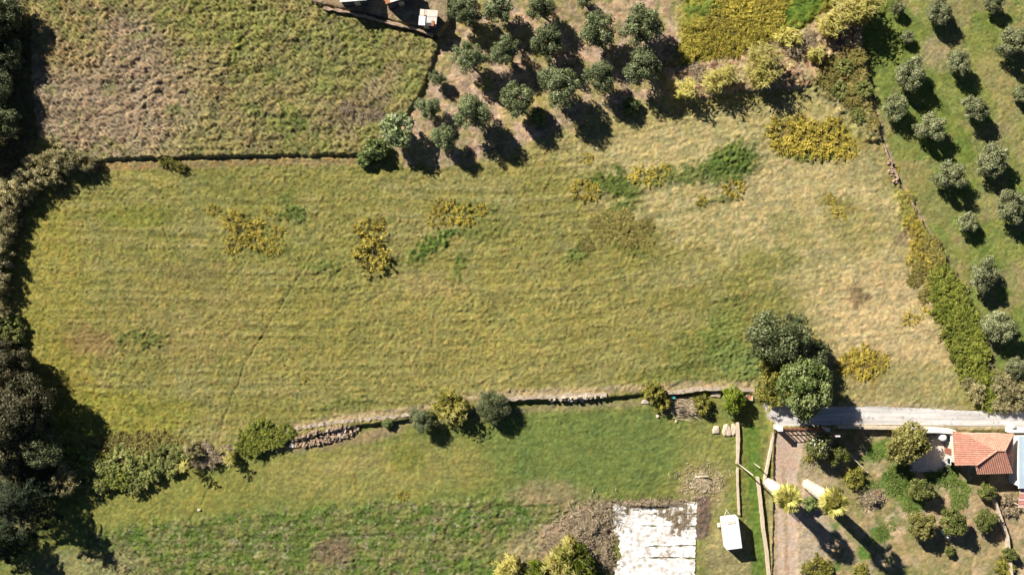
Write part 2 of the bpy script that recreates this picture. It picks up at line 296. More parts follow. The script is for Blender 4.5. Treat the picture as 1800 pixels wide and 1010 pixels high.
class MB:
    """collects boxes, tubes and polygons into one mesh"""
    def __init__(s): s.v = []; s.f = []
    def add(s, vs, fs):
        o = len(s.v); s.v += [tuple(v) for v in vs]; s.f += [tuple(i + o for i in f) for f in fs]; return s
    def box(s, c, d, rz=0.0, taper=1.0, tilt=None):
        ca, sa = math.cos(rz), math.sin(rz); vs = []
        for z, k in ((-1, 1), (1, taper)):
            for x, y in ((-1, -1), (1, -1), (1, 1), (-1, 1)):
                u, v = x * d[0] / 2 * k, y * d[1] / 2 * k
                vs.append((c[0] + u * ca - v * sa, c[1] + u * sa + v * ca, c[2] + z * d[2] / 2))
        return s.add(vs, [(3, 2, 1, 0), (4, 5, 6, 7), (0, 1, 5, 4), (1, 2, 6, 5), (2, 3, 7, 6), (3, 0, 4, 7)])
    def tube(s, pts, rad, n=6):
        P = [Vector(p) for p in pts]; vs = []; fs = []
        for i, p in enumerate(P):
            t = (P[min(i + 1, len(P) - 1)] - P[max(i - 1, 0)]).normalized()
            a = t.orthogonal().normalized(); b = t.cross(a)
            for k in range(n):
                w = 2 * math.pi * k / n; vs.append(p + (a * math.cos(w) + b * math.sin(w)) * rad[i])
        for i in range(len(P) - 1):
            for k in range(n):
                fs.append((i * n + k, i * n + (k + 1) % n, (i + 1) * n + (k + 1) % n, (i + 1) * n + k))
        fs.append(tuple(range(n))[::-1]); fs.append(tuple((len(P) - 1) * n + k for k in range(n)))
        return s.add(vs, fs)
    def mesh(s, name, mat, smooth=False, bev=0):
        me = bpy.data.meshes.new(name); me.from_pydata(s.v, [], s.f); me.materials.append(mat)
        if smooth: me.polygons.foreach_set("use_smooth", [True] * len(me.polygons))
        if bev:
            import bmesh
            bmm = bmesh.new(); bmm.from_mesh(me); bmesh.ops.bevel(bmm, geom=bmm.edges[:], offset=bev, segments=2, affect='EDGES'); bmm.to_mesh(me); bmm.free()
        me.update(); return me
    def build(s, name, mat, parent=None, loc=None, smooth=False, bev=0): return link(name, s.mesh(name, mat, smooth, bev), parent, loc)
def link(name, me, parent=None, loc=None, rz=0, sc=None):
    o = bpy.data.objects.new(name, me); COL.objects.link(o)
    if parent is not None: o.parent = parent
    if loc is not None: o.location = loc
    if rz: o.rotation_euler = (0, 0, rz)
    if sc is not None: o.scale = sc
    return o
def tag(o, label=None, cat=None, group=None, kind=None):
    if label: o["label"] = label
    if cat: o["category"] = cat
    if group: o["group"] = group
    if kind: o["kind"] = kind
    return o
def thing(name, label, cat, loc, rz=0, group=None):
    return tag(link(name, None, None, loc, rz), label, cat, group)

# ------------------------------------------------------------------ materials
def newmat(name):
    m = bpy.data.materials.new(name); m.use_nodes = True; nt = m.node_tree
    return m, nt, nt.nodes["Principled BSDF"]
def N(nt, t, **kw):
    n = nt.nodes.new(t)
    for k, v in kw.items(): setattr(n, k, v)
    return n
def surf(name, c, c2=None, scale=2.0, rough=.9, bump=.3, bscale=8.0, spec=.2, metal=0, detail=6, dirt=None, dirt_amt=.5, wave=None):
    m, nt, p = newmat(name); c2 = c2 or tuple(v * .75 for v in c)
    tc = N(nt, "ShaderNodeTexCoord"); L = nt.links.new
    n1 = N(nt, "ShaderNodeTexNoise"); n1.inputs["Scale"].default_value = scale; n1.inputs["Detail"].default_value = detail; n1.inputs["Roughness"].default_value = .65
    L(tc.outputs["Object"], n1.inputs["Vector"])
    r = N(nt, "ShaderNodeValToRGB"); r.color_ramp.elements[0].position = .35; r.color_ramp.elements[1].position = .68
    r.color_ramp.elements[0].color = (*c2, 1); r.color_ramp.elements[1].color = (*c, 1); L(n1.outputs[0], r.inputs[0])
    out = r.outputs[0]
    if dirt:
        n3 = N(nt, "ShaderNodeTexNoise"); n3.inputs["Scale"].default_value = scale * 2.7; n3.inputs["Detail"].default_value = 8; L(tc.outputs["Object"], n3.inputs["Vector"])
        mr = N(nt, "ShaderNodeMapRange"); mr.inputs[1].default_value = .62 - dirt_amt * .25; mr.inputs[2].default_value = .72; L(n3.outputs[0], mr.inputs[0])
        mx = N(nt, "ShaderNodeMixRGB"); mx.inputs[2].default_value = (*dirt, 1); L(mr.outputs[0], mx.inputs[0]); L(out, mx.inputs[1]); out = mx.outputs[0]
    L(out, p.inputs["Base Color"])
    n2 = N(nt, "ShaderNodeTexNoise"); n2.inputs["Scale"].default_value = bscale; n2.inputs["Detail"].default_value = 5; L(tc.outputs["Object"], n2.inputs["Vector"])
    b = N(nt, "ShaderNodeBump"); b.inputs["Strength"].default_value = bump; b.inputs["Distance"].default_value = .08; L(n2.outputs[0], b.inputs["Height"]); L(b.outputs[0], p.inputs["Normal"])
    p.inputs["Roughness"].default_value = rough; p.inputs["Specular IOR Level"].default_value = spec; p.inputs["Metallic"].default_value = metal
    return m
def leafmat(name, c0, c1, c2, trans=.25, rough=.6):
    """leaf colour runs c0..c2 by the leaf's own tint, each plant a little different"""
    m, nt, p = newmat(name); L = nt.links.new
    at = N(nt, "ShaderNodeAttribute", attribute_name="tint"); oi = N(nt, "ShaderNodeObjectInfo")
    r = N(nt, "ShaderNodeValToRGB"); e = r.color_ramp.elements; e[0].color = (*c0, 1); e[1].color = (*c2, 1); k = e.new(.5); k.color = (*c1, 1)
    L(at.outputs["Fac"], r.inputs[0])
    hs = N(nt, "ShaderNodeHueSaturation"); mr = N(nt, "ShaderNodeMapRange"); mr.inputs[3].default_value = .82; mr.inputs[4].default_value = 1.18
    L(oi.outputs["Random"], mr.inputs[0]); L(mr.outputs[0], hs.inputs["Value"]); L(r.outputs[0], hs.inputs["Color"])
    L(hs.outputs[0], p.inputs["Base Color"]); p.inputs["Roughness"].default_value = rough; p.inputs["Specular IOR Level"].default_value = .3
    tr = N(nt, "ShaderNodeBsdfTranslucent"); L(hs.outputs[0], tr.inputs[0]); mx = N(nt, "ShaderNodeMixShader"); mx.inputs[0].default_value = trans
    L(p.outputs[0], mx.inputs[1]); L(tr.outputs[0], mx.inputs[2]); L(mx.outputs[0], nt.nodes["Material Output"].inputs[0])
    return m
def groundmat(name, bump):
    m, nt, p = newmat(name); L = nt.links.new
    at = N(nt, "ShaderNodeAttribute", attribute_name="Col"); tc = N(nt, "ShaderNodeTexCoord")
    n = N(nt, "ShaderNodeTexNoise"); n.inputs["Scale"].default_value = 2.6; n.inputs["Detail"].default_value = 8; n.inputs["Roughness"].default_value = .7; L(tc.outputs["Object"], n.inputs["Vector"])
    mr = N(nt, "ShaderNodeMapRange"); mr.inputs[1].default_value = .3; mr.inputs[2].default_value = .7; mr.inputs[3].default_value = .72; mr.inputs[4].default_value = 1.28; L(n.outputs[0], mr.inputs[0])
    hs = N(nt, "ShaderNodeHueSaturation"); L(mr.outputs[0], hs.inputs["Value"]); L(at.outputs["Color"], hs.inputs["Color"])
    n3 = N(nt, "ShaderNodeTexNoise"); n3.inputs["Scale"].default_value = .8; n3.inputs["Detail"].default_value = 4; L(tc.outputs["Object"], n3.inputs["Vector"])
    mr3 = N(nt, "ShaderNodeMapRange"); mr3.inputs[3].default_value = .47; mr3.inputs[4].default_value = .53; L(n3.outputs[0], mr3.inputs[0]); L(mr3.outputs[0], hs.inputs["Hue"])
    L(hs.outputs[0], p.inputs["Base Color"])
    n2 = N(nt, "ShaderNodeTexNoise"); n2.inputs["Scale"].default_value = 4.5; n2.inputs["Detail"].default_value = 8; n2.inputs["Roughness"].default_value = .7; L(tc.outputs["Object"], n2.inputs["Vector"])
    b = N(nt, "ShaderNodeBump"); b.inputs["Strength"].default_value = bump; b.inputs["Distance"].default_value = .15; L(n2.outputs[0], b.inputs["Height"]); L(b.outputs[0], p.inputs["Normal"])
    p.inputs["Roughness"].default_value = 1; p.inputs["Specular IOR Level"].default_value = .05
    return m
M_ground = groundmat("ground_earth_and_sward", .55); M_tuft = groundmat("grass_blades", .0)
M = dict(
    olive=leafmat("olive_leaves", (.07, .092, .034), (.175, .21, .088), (.38, .41, .225)),
    silver=leafmat("silver_olive_leaves", (.085, .10, .036), (.215, .235, .105), (.44, .445, .26)),
    dark=leafmat("dark_leaves", (.045, .06, .02), (.125, .15, .058), (.31, .325, .165)),
    bright=leafmat("bright_leaves", (.07, .115, .024), (.18, .24, .06), (.40, .43, .20)),
    bramble=leafmat("bramble_leaves", (.065, .092, .013), (.22, .26, .036), (.46, .46, .085)),
    brambleolive=leafmat("dull_bramble_leaves", (.11, .10, .025), (.28, .245, .065), (.48, .42, .13)),
    mixed=leafmat("mixed_hedge_leaves", (.065, .085, .018), (.23, .26, .06), (.50, .49, .19)),
    yellow=leafmat("yellow_leaves", (.15, .125, .02), (.44, .36, .05), (.74, .60, .12)),
    yellowgreen=leafmat("yellow_green_leaves", (.08, .085, .016), (.24, .23, .04), (.46, .41, .09)),
    lime=leafmat("lime_leaves", (.09, .14, .012), (.19, .24, .022), (.32, .34, .05)),
    pale=leafmat("pale_large_leaves", (.15, .20, .07), (.34, .40, .18), (.62, .64, .42)),
    straw=leafmat("pale_cane_leaves", (.48, .44, .11), (.78, .72, .22), (.88, .84, .38), .45),
    hedge=leafmat("pale_hedge_leaves", (.14, .125, .05), (.33, .295, .13), (.60, .53, .29)),
    dead=leafmat("dead_stems", (.12, .09, .052), (.28, .22, .14), (.46, .375, .26), .1, .9),
    tan=leafmat("dry_tan_stems", (.26, .20, .125), (.46, .37, .245), (.64, .54, .39), .1, .9),
    citrus=leafmat("citrus_leaves", (.05, .068, .014), (.145, .17, .04), (.34, .34, .10)),
    citrusyellow=leafmat("yellowing_citrus_leaves", (.09, .09, .022), (.22, .205, .055), (.42, .38, .14)),  # the fruit trees' own yellowing leaf colour
    pine=leafmat("pine_needles", (.014, .030, .013), (.036, .060, .026), (.09, .115, .05)),
    brownleaf=leafmat("brown_mottled_leaves", (.03, .036, .013), (.095, .092, .04), (.26, .22, .12)),
    palm=leafmat("palm_fronds", (.13, .14, .025), (.42, .40, .08), (.74, .66, .24), .3),
    weed=leafmat("weed_leaves", (.07, .11, .02), (.16, .235, .045), (.31, .37, .10)),
    bracken=leafmat("yellowing_bracken", (.15, .135, .02), (.42, .36, .05), (.68, .57, .11)),
    white_petal=leafmat("white_blossom", (.6, .6, .5), (.75, .75, .65), (.85, .85, .8)),
    bark=surf("bark", (.16, .12, .085), (.09, .07, .05), 6, bump=.8, bscale=14),
    thatch=leafmat("palm_thatch", (.46, .38, .28), (.62, .54, .43), (.78, .70, .58), .1, .9),
    concrete=surf("old_concrete", (.56, .49, .41), (.42, .35, .28), 1.2, bump=.5, bscale=6, dirt=(.20, .16, .10), dirt_amt=.3),
    oldwall=surf("crumbling_concrete", (.54, .46, .37), (.36, .28, .20), 1.6, bump=.6, bscale=6, dirt=(.20, .155, .09), dirt_amt=.6),
    stone=surf("pale_stone", (.60, .50, .39), (.46, .37, .27), 2.5, bump=.6, bscale=5),
    rubble=surf("rubble_stone", (.46, .35, .25), (.25, .17, .11), 3, bump=.6, bscale=5),
    asphalt=surf("pale_worn_asphalt", (.58, .56, .545), (.50, .48, .465), .6, bump=.25, bscale=25, dirt=(.29, .27, .25), dirt_amt=.15),
    plaster=surf("white_render", (.80, .78, .73), (.68, .65, .58), 1.5, bump=.15),
    wallpaint=surf("cream_render", (.62, .57, .48), (.5, .45, .37), 1.5, bump=.15),
    paving=surf("concrete_paving", (.62, .575, .51), (.52, .475, .41), 1.1, bump=.25, dirt=(.30, .26, .21), dirt_amt=.25),
    tile=surf("terracotta_tile", (.56, .275, .20), (.44, .20, .14), 1.6, bump=.2, dirt=(.64, .42, .32), dirt_amt=.35),
    white=surf("white_enamel", (.82, .82, .81), (.74, .74, .72), 1.0, .4, .03, spec=.5),
    film=surf("white_plastic_film", (.80, .79, .78), (.74, .72, .69), .55, .6, .5, 5, spec=.3, dirt=(.38, .32, .26), dirt_amt=.68),
    blue=surf("blue_grey_sheet_metal", (.46, .57, .63), (.36, .45, .52), .8, .5, .1, spec=.4),
    redsheet=surf("faded_red_sheet_metal", (.58, .27, .22), (.46, .20, .16), 1.0, .6, .1),
    pinksheet=surf("pale_pink_sheet_metal", (.66, .46, .40), (.55, .36, .31), 1.0, .6, .1),
    zinc=surf("galvanised_sheet", (.62, .61, .58), (.48, .46, .42), 1.2, .5, .1, spec=.4),
    rust=surf("rusty_sheet", (.46, .19, .10), (.36, .14, .07), 2.0, .8, .2),
    palesheet=surf("pale_sheet", (.70, .66, .58), (.58, .53, .45), 1.5, .7, .1),
    navy=surf("shade_darkened_boards", (.075, .085, .11), (.05, .055, .07), 2, .8, .2),  # bluish grey shed walls, their shade put into the colour
    gate=surf("red_brown_gate_paint", (.30, .125, .085), (.22, .09, .06), 4, .7, .1),
    wood=surf("weathered_wood", (.58, .50, .38), (.46, .38, .27), 5, bump=.3),
    black=surf("black_rubber", (.02, .02, .02), (.03, .03, .03), 5, .8, .1),
    glass=surf("dark_window_glass", (.03, .04, .05), (.02, .03, .04), 1, .1, 0, spec=.8),
    teal=surf("turquoise_plastic", (.10, .50, .44), (.08, .42, .38), 2, .5, 0),
    red=surf("red_plastic", (.60, .12, .07), (.5, .1, .06), 2, .5, 0),
)

def lane_wear(m):
    """tyre wear and old patches running along the lane"""
    nt = m.node_tree; L = nt.links.new; p = nt.nodes["Principled BSDF"]; src = p.inputs["Base Color"].links[0].from_socket
    tc = N(nt, "ShaderNodeTexCoord"); mp = N(nt, "ShaderNodeMapping"); mp.inputs["Scale"].default_value = (.10, 1.6, 1); L(tc.outputs["Object"], mp.inputs[0])
    n = N(nt, "ShaderNodeTexNoise"); n.inputs["Scale"].default_value = 1.2; n.inputs["Detail"].default_value = 5; L(mp.outputs[0], n.inputs["Vector"])
    mr = N(nt, "ShaderNodeMapRange"); mr.inputs[1].default_value = .35; mr.inputs[2].default_value = .65; mr.inputs[3].default_value = .74; mr.inputs[4].default_value = 1.12; L(n.outputs[0], mr.inputs[0])
    hs = N(nt, "ShaderNodeHueSaturation"); L(mr.outputs[0], hs.inputs["Value"]); L(src, hs.inputs["Color"]); L(hs.outputs[0], p.inputs["Base Color"])
lane_wear(M["asphalt"])
# ------------------------------------------------------------------ the ground mesh
ny, nx = X.shape
GV = np.stack([(X - CX) * S, (CY - Y) * S, Z], -1).reshape(-1, 3)
ii = np.arange(nx * ny).reshape(ny, nx)
GF = np.stack([ii[1:, :-1], ii[1:, 1:], ii[:-1, 1:], ii[:-1, :-1]], -1).reshape(-1, 4)
tag(link("ground", mesh_np("ground", GV, GF, M_ground, colr=C.reshape(-1, 3), smooth=True)), "rough meadows, olive orchard ground and garden soil", "ground", kind="structure")

# standing grass: blades in tufts, coloured like the sward they grow from
def tufts(n, seed):
    r = np.random.default_rng(seed)
    px = r.uniform(-30, 1830, n * 3); py = r.uniform(-30, 1040, n * 3)
    i = np.clip(np.searchsorted(gx, px), 0, nx - 1); j = np.clip(np.searchsorted(gy, py), 0, ny - 1)
    dens = (AF[j, i] / .12 + AC[j, i] / .3) * (1 - RB[j, i]) * (1 - PADM[j, i]) * (1 - WSM[j, i]) * (1 - .9 * GR[j, i]) * (1 - .75 * GA[j, i])
    ok = r.random(n * 3) < dens * .5; px = px[ok][:n]; py = py[ok][:n]; i = i[ok][:n]; j = j[ok][:n]; n = len(px)
    wx = (px - CX) * S; wy = (CY - py) * S; wz = gz(wx, wy); h = (.07 + AC[j, i] * .5 + AF[j, i] * .4) * r.uniform(.5, 1.5, n)
    B = 5; V = np.zeros((n, B, 3, 3)); a = r.uniform(0, 6.28, (n, B)); sp = r.uniform(.05, .16, (n, B)); w = r.uniform(.02, .045, (n, B))
    ca, sa = np.cos(a), np.sin(a); b0 = np.stack([wx, wy, wz - .03], -1)[:, None, :]; off = np.stack([ca * .05, sa * .05, 0 * a], -1)
    side = np.stack([-sa * w, ca * w, 0 * a], -1)
    V[:, :, 0] = b0 + off - side; V[:, :, 1] = b0 + off + side
    V[:, :, 2] = b0 + np.stack([ca * sp, sa * sp, h[:, None] * r.uniform(.6, 1.1, (n, B))], -1)
    cc = C[j, i] * r.uniform(.8, 1.45, (n, 1)); cc = np.repeat(cc, B * 3, 0)
    return mesh_np("grass_tufts", V.reshape(-1, 3), np.arange(n * B * 3).reshape(-1, 3), M_tuft, colr=cc)
tag(link("grass_tufts", tufts(70000, 5)), "short dry and green grass tufts covering the fields", "grass", kind="stuff")

# ------------------------------------------------------------------ plants
def cards(P, Nn, size, r, aspect=.55, tint=None, jit=.5):
    """leaf-shaped faces at points P facing roughly along Nn"""
    n = len(P); size = np.broadcast_to(size, (n,)) * r.uniform(1 - jit, 1 + jit, n)
    Nn = Nn / (np.linalg.norm(Nn, axis=1, keepdims=True) + 1e-9)
    t = r.normal(size=(n, 3)); t -= Nn * (t * Nn).sum(1, keepdims=True); t /= np.linalg.norm(t, axis=1, keepdims=True) + 1e-9
    b = np.cross(Nn, t); L = (size / 2)[:, None]
    V = np.stack([P - t * L, P + b * L * aspect + t * L * .1 - Nn * L * .15, P + t * L, P - b * L * aspect + t * L * .1 - Nn * L * .15], 1)
    tint = r.random(n) if tint is None else np.clip(tint, 0, 1)
    return V.reshape(-1, 3), np.arange(n * 4).reshape(-1, 4), np.repeat(tint, 4)
def sph(n, r, zmin=-1.0):
    z = r.uniform(zmin, 1, n); a = r.uniform(0, 2 * math.pi, n); q = np.sqrt(1 - z * z)
    return np.stack([q * np.cos(a), q * np.sin(a), z], -1)
def crown_clumps(R, h, zc, ncl, cr, r, zmin=-.35, ragged=.3):
    d = sph(ncl, r, zmin); k = 1 - ragged * r.random(ncl)
    ctr = np.stack([d[:, 0] * R * (1 - cr * .6) * k, d[:, 1] * R * (1 - cr * .6) * k, zc + d[:, 2] * h / 2 * (1 - cr * .5) * k], -1)
    rad = R * cr * r.uniform(.65, 1.25, ncl)
    ctr = np.concatenate([ctr, np.stack([r.normal(size=5) * R * .25, r.normal(size=5) * R * .25, zc + r.normal(size=5) * h * .1], -1)]); rad = np.concatenate([rad, np.full(5, R * .4)])
    return ctr, rad
def crown_mesh(name, mat, R, h, zc, ncl, cr, leaf, nleaf, seed, zmin=-.35, ragged=.3, aspect=.55, outward=.8):
    r = np.random.default_rng(seed); ctr, rad = crown_clumps(R, h, zc, ncl, cr, r, zmin, ragged)
    w = rad ** 2; k = r.choice(len(ctr), nleaf, p=w / w.sum()); d = sph(nleaf, r)
    P = ctr[k] + d * (rad[k] * (.55 + .5 * r.random(nleaf)))[:, None] * np.array([1, 1, .85])
    P[:, 2] = np.maximum(P[:, 2], .04)
    ctone = r.random(len(ctr)); tint = np.clip(.25 * r.normal(size=nleaf) * .8 + .30 + .4 * ctone[k], 0, 1)
    V, F, T = cards(P, d * outward + r.normal(size=(nleaf, 3)) * .45 + np.array([0, 0, .25]), leaf, r, aspect, tint)
    return mesh_np(name, V, F, mat, T), ctr
def spray_mesh(name, mat, R, h, nbr, leaf, nleaf, seed, aspect=.5, arch=.35, spread=.62):
    """a shrub of arching leafy shoots: ragged outline, gaps between the shoots"""
    r = np.random.default_rng(seed); a = r.uniform(0, 6.283, nbr); q = np.sqrt(r.random(nbr)) * R * spread * (.55 + .75 * vnoise(np.cos(a) * 1.7 + 5, np.sin(a) * 1.7 + 5, seed))
    b = np.stack([np.cos(a) * q, np.sin(a) * q, 0 * a], -1); th = a + r.normal(size=nbr) * .9; L = R * r.uniform(.25, .62, nbr); top = h * r.uniform(.35, 1.15, nbr) * (1 - .45 * (q / R))
    k = r.integers(0, nbr, nleaf); u = r.random(nleaf) ** .75; d = np.stack([np.cos(th), np.sin(th), 0 * th], -1)
    P = b[k] + d[k] * (L[k] * u)[:, None]; P[:, 2] = top[k] * np.sin(np.clip(u * (1 + arch), 0, 1.4) * 1.9) ; P += r.normal(size=(nleaf, 3)) * leaf * np.array([.45, .45, .3]); P[:, 2] = np.maximum(P[:, 2], .05)
    bt = r.random(nbr); tint = np.clip(.75 * bt[k] + .22 * r.normal(size=nleaf) + .12, 0, 1)
    V, F, T = cards(P, r.normal(size=(nleaf, 3)) * .55 + np.array([0, 0, .8]), leaf, r, aspect, tint)
    ctr = np.stack([b[:, 0] + d[:, 0] * L * .5, b[:, 1] + d[:, 1] * L * .5, top * .8], -1)
    return mesh_np(name, V, F, mat, T), ctr
def trunk_mesh(ctr, h, rad, seed, forks=7, lean=.1):
    r = np.random.default_rng(seed + 999); mb = MB(); top = np.array([r.normal() * lean * h, r.normal() * lean * h, h])
    mb.tube([(0, 0, -.25), (0, 0, .05), tuple(top * .5 + r.normal(size=3) * .05), tuple(top)], [rad * 1.7, rad * 1.25, rad, rad * .8], 8)
    for c in ctr[r.permutation(len(ctr))[:forks]]:
        m = (top + c) / 2 + r.normal(size=3) * .12 * h
        mb.tube([tuple(top * .9), tuple(m), tuple(c)], [rad * .6, rad * .38, rad * .12], 5)
    return mb.mesh("trunk", M["bark"], True)
class Kind:
    def __init__(s, mat, R, h, zc, ncl, cr, leaf, nleaf, n, seed, trunk=0, trad=.15, spray=False, fit=1.1, **kw):
        s.R = R; s.var = []
        for i in range(n):
            cm, ctr = spray_mesh("crown", M[mat], R, h, ncl, leaf, nleaf, seed + i * 17, **kw) if spray else crown_mesh("crown", M[mat], R, h, zc, ncl, cr, leaf, nleaf, seed + i * 17, **kw)
            s.var.append((cm, trunk_mesh(ctr, trunk if trunk else h * .12, trad if trunk else .035, seed + i, 7 if trunk else 9)))
        s.zc = zc; s.fit = fit
    cnt = 0
    def put(s, name, x, y, rpx, label, cat, group=None, zs=1.0, sx=1.0):
        """x, y: where the crown is seen on the map; the foot is below it"""
        k = rpx * S / s.R * s.fit; wx, wy = W(x, y, s.zc * k * zs); Kind.cnt += 1
        i = Kind.cnt * 7 + int(x); cm, tm = s.var[i % len(s.var)]
        t = thing(name, label, cat, (wx, wy, float(gz(wx, wy)) - .04), (i * 2.399) % 6.283, group)
        sx = sx * (.88 + .24 * ((i * .618) % 1)); sc = (k * sx, k / sx, k * zs)
        link("crown", cm, t, sc=sc); link("trunk", tm, t, sc=sc); return t
K = dict(
    olive=Kind("olive", 2.9, 4.0, 2.9, 40, .24, .24, 9000, 6, 100, fit=1.04, trunk=1.4, trad=.2, ragged=.5),
    silver=Kind("silver", 2.35, 2.8, 2.15, 34, .25, .22, 8000, 6, 200, fit=.98, trunk=1.1, trad=.18, ragged=.5),
    darktree=Kind("dark", 3.8, 4.6, 3.2, 50, .25, .30, 12000, 2, 300, trunk=1.6, trad=.25),
    brighttree=Kind("bright", 3.8, 4.4, 3.0, 55, .22, .32, 12000, 2, 320, trunk=1.5, trad=.22),
    pale=Kind("pale", 2.6, 3.0, 2.3, 40, .2, .42, 2600, 1, 340, trunk=1.2, trad=.15, ragged=.5),
    bigbrown=Kind("brownleaf", 5.5, 6.5, 4.6, 90, .2, .34, 20000, 2, 360, trunk=2.2, trad=.35, ragged=.45),
    bigdark=Kind("dark", 4.5, 5.6, 4.0, 60, .23, .32, 13000, 2, 380, trunk=2.0, trad=.3, ragged=.4),
    citrus=Kind("citrus", 2.0, 2.5, 1.75, 32, .26, .24, 5500, 4, 400, trunk=.9, trad=.1, ragged=.45),
    citrusyellow=Kind("citrusyellow", 2.8, 3.4, 2.6, 50, .24, .30, 8000, 2, 420, trunk=1.3, trad=.15),
    lime=Kind("lime", 1.7, 2.2, 1.6, 34, .27, .24, 4200, 2, 440, trunk=.8, trad=.08),
    shrub=Kind("yellow", 1.7, .7, .3, 38, 0, .16, 1700, 6, 500, spray=True, spread=.7),
    ygshrub=Kind("yellowgreen", 1.7, 1.5, .7, 80, 0, .2, 4200, 3, 520, spray=True),
    bramble=Kind("bramble", 2.6, 1.1, .5, 150, 0, .23, 8500, 4, 540, spray=True, spread=.75),
    dullbramble=Kind("brambleolive", 2.6, 1.0, .5, 150, 0, .22, 8500, 3, 560, spray=True, spread=.75),
    mixed=Kind("mixed", 2.6, 2.0, .9, 110, 0, .25, 8000, 4, 580, spray=True, spread=.68),
    hedge=Kind("hedge", 2.3, 2.5, 1.1, 100, 0, .28, 7000, 4, 600, spray=True, aspect=.3, spread=.6),
    greenbush=Kind("bright", 1.5, 1.5, .7, 36, .25, .22, 4500, 2, 620, zmin=-.1, ragged=.4),
    weed=Kind("weed", 2.2, .7, .3, 120, 0, .2, 4200, 3, 660, spray=True, spread=.8),
    bracken=Kind("bracken", 2.6, .7, .3, 130, 0, .24, 5500, 3, 680, spray=True, spread=.8, aspect=.35),
    deadbush=Kind("dead", 1.8, .8, .4, 80, 0, .30, 2600, 3, 640, spray=True, aspect=.28),
)
def many(kind, name, cat, rows, label=None, group=None, zs=1.0):
    for row in rows:
        x, y, rp = row[:3]; lb = row[3] if len(row) > 3 else label; gp = group if len(row) <= 3 else None
        K[kind].put(name, x, y, rp, lb, cat, gp, zs=zs)

many("olive", "olive_tree", "tree", [(877, 14, 30), (950, 13, 28), (888, 90, 28), (963, 73, 31), (1050, 55, 33)],
     "grey green olive tree inside the close grove on bare brown soil", "olives inside the close grove", zs=1.1)
many("olive", "olive_tree", "tree", [(817, 22, 29, "grove olive facing the patched shack across the earth track"), (823, 101, 31, "grove olive below the one facing the patched shack, on the earth track"), (909, 177, 31, "grove olive directly above the low shrub at the grove's lower edge"), (981, 150, 38, "broadest crowned olive of the close grove"),
     (1056, 136, 32, "grove olive above the low green bush at the sunny edge"), (1129, 113, 35, "grove olive whose shadow falls towards the cane bank"), (1129, 46, 37, "large grove olive beside the yellow bracken patch"), (831, 198, 36, "large grove olive beside the smaller round olive")], zs=1.1)
many("olive", "olive_tree", "tree", [(754, 190, 23, "smaller round olive tree at the grove's edge beside the pale leaved tree"), (767, 138, 16, "smallest olive at the grove's edge below the patched shack"), (780, 243, 26, "low olive tree at the grove corner below the pale leaved tree"), (1025, -2, 17, "half seen olive crown behind the close grove, on bare soil")])
many("silver", "olive_tree", "tree", [(1748, 2, 20), (1785, 75, 31), (1685, 110, 26), (1715, 192, 27), (1797, 165, 18), (1750, 281, 32), (1780, 360, 32)],
     "silvery olive tree standing inside the mown orchard away from its boundary", "olives inside the mown orchard")
many("silver", "olive_tree", "tree", [(1655, 20, 25, "orchard olive with a long shadow beside the two young olives"), (1606, 131, 31, "orchard olive below the thin sparse young olive"), (1577, 187, 25, "orchard olive closest to the brown bramble mounds"), (1638, 225, 29, "ragged orchard olive touching its neighbour's shadow near the bramble mounds"),
     (1673, 309, 30, "orchard olive across from the tumbled boundary stones"), (1730, 482, 31, "orchard olive beside the head of the bramble hedge"), (1760, 573, 33, "orchard olive above the small olive near the lane")])
many("silver", "olive_tree", "tree", [(1702, 391, 20, "small neat olive tree with a narrow shadow in the mown orchard"), (1582, 14, 14, "small young olive beside the cane bank, in the mown orchard"), (1598, 63, 13, "thin sparse young olive in the mown orchard"), (1788, 645, 20, "small olive above the mottled bushes by the asphalt lane")])
K["pale"].put("fig_tree", 697, 228, 31, "pale large leaved tree at the corner of the olive grove", "tree")
K["darktree"].put("evergreen_tree", 1370, 590, 47, "dark green tree with pale tips beside the dry field", "tree")
K["darktree"].put("evergreen_tree", 1424, 626, 34, "darkest low tree between the two larger trees by the lane", "tree", zs=.9)
K["brighttree"].put("broadleaf_tree", 1413, 682, 46, "bright green tree overhanging the end of the asphalt lane", "tree", zs=1.35)
many("ygshrub", "yellow_green_shrub", "shrub", [(1368, 652, 30, "yellow green shrub between the trees at the lane's end"), (1340, 600, 22, "yellowish shrub hugging the dark tree in the field"), (1362, 690, 26, "yellow shrub beside the bright tree at the lane's end"), (1165, 706, 19, "dark yellow shrub on the wall by the dry fronds"),
     (1236, 712, 19, "olive shrub between the dry fronds and the lime tree"), (790, 714, 26, "straggly yellow green shrub between two dark round shrubs"), (1150, 688, 20, "golden dry shrub growing over the channel wall")])
K["lime"].put("lime_tree", 1291, 703, 21, "lime yellow young tree beside the channel wall end", "tree")
K["olive"].put("round_tree", 741, 735, 23, "round grey green tree on the channel wall with a black shadow", "tree", zs=.75)
K["darktree"].put("dark_tree", 866, 716, 27, "dark spreading tree growing across the channel wall", "tree", zs=.75)
many("greenbush", "green_bush", "bush", [(680, 744, 10, "tiny bright green bush below the channel wall"), (1290, 728, 10, "small green bush under the lime tree"),
     (1425, 886, 15, "dark green bush between the two palms"), (1110, 187, 16, "low green bush at the sunny edge of the olive grove"), (946, 206, 16, "low shrub between olives at the grove's lower edge"), (660, 262, 22, "leafy green bush below the rough grass field"), (640, 280, 14, "small dark bush on the field step")])
many("bramble", "bramble_bush", "bramble", [(432, 776, 19, "bright green low bramble at the end of the channel wall"), (456, 760, 22, "bright green low bramble beside the field path's end"), (480, 770, 18, "bright green low bramble against the rubble heap"), (450, 782, 20, "bright green low bramble below the others at the wall end"), (502, 758, 14, "small bright bramble on the tip of the channel wall")], zs=.75)
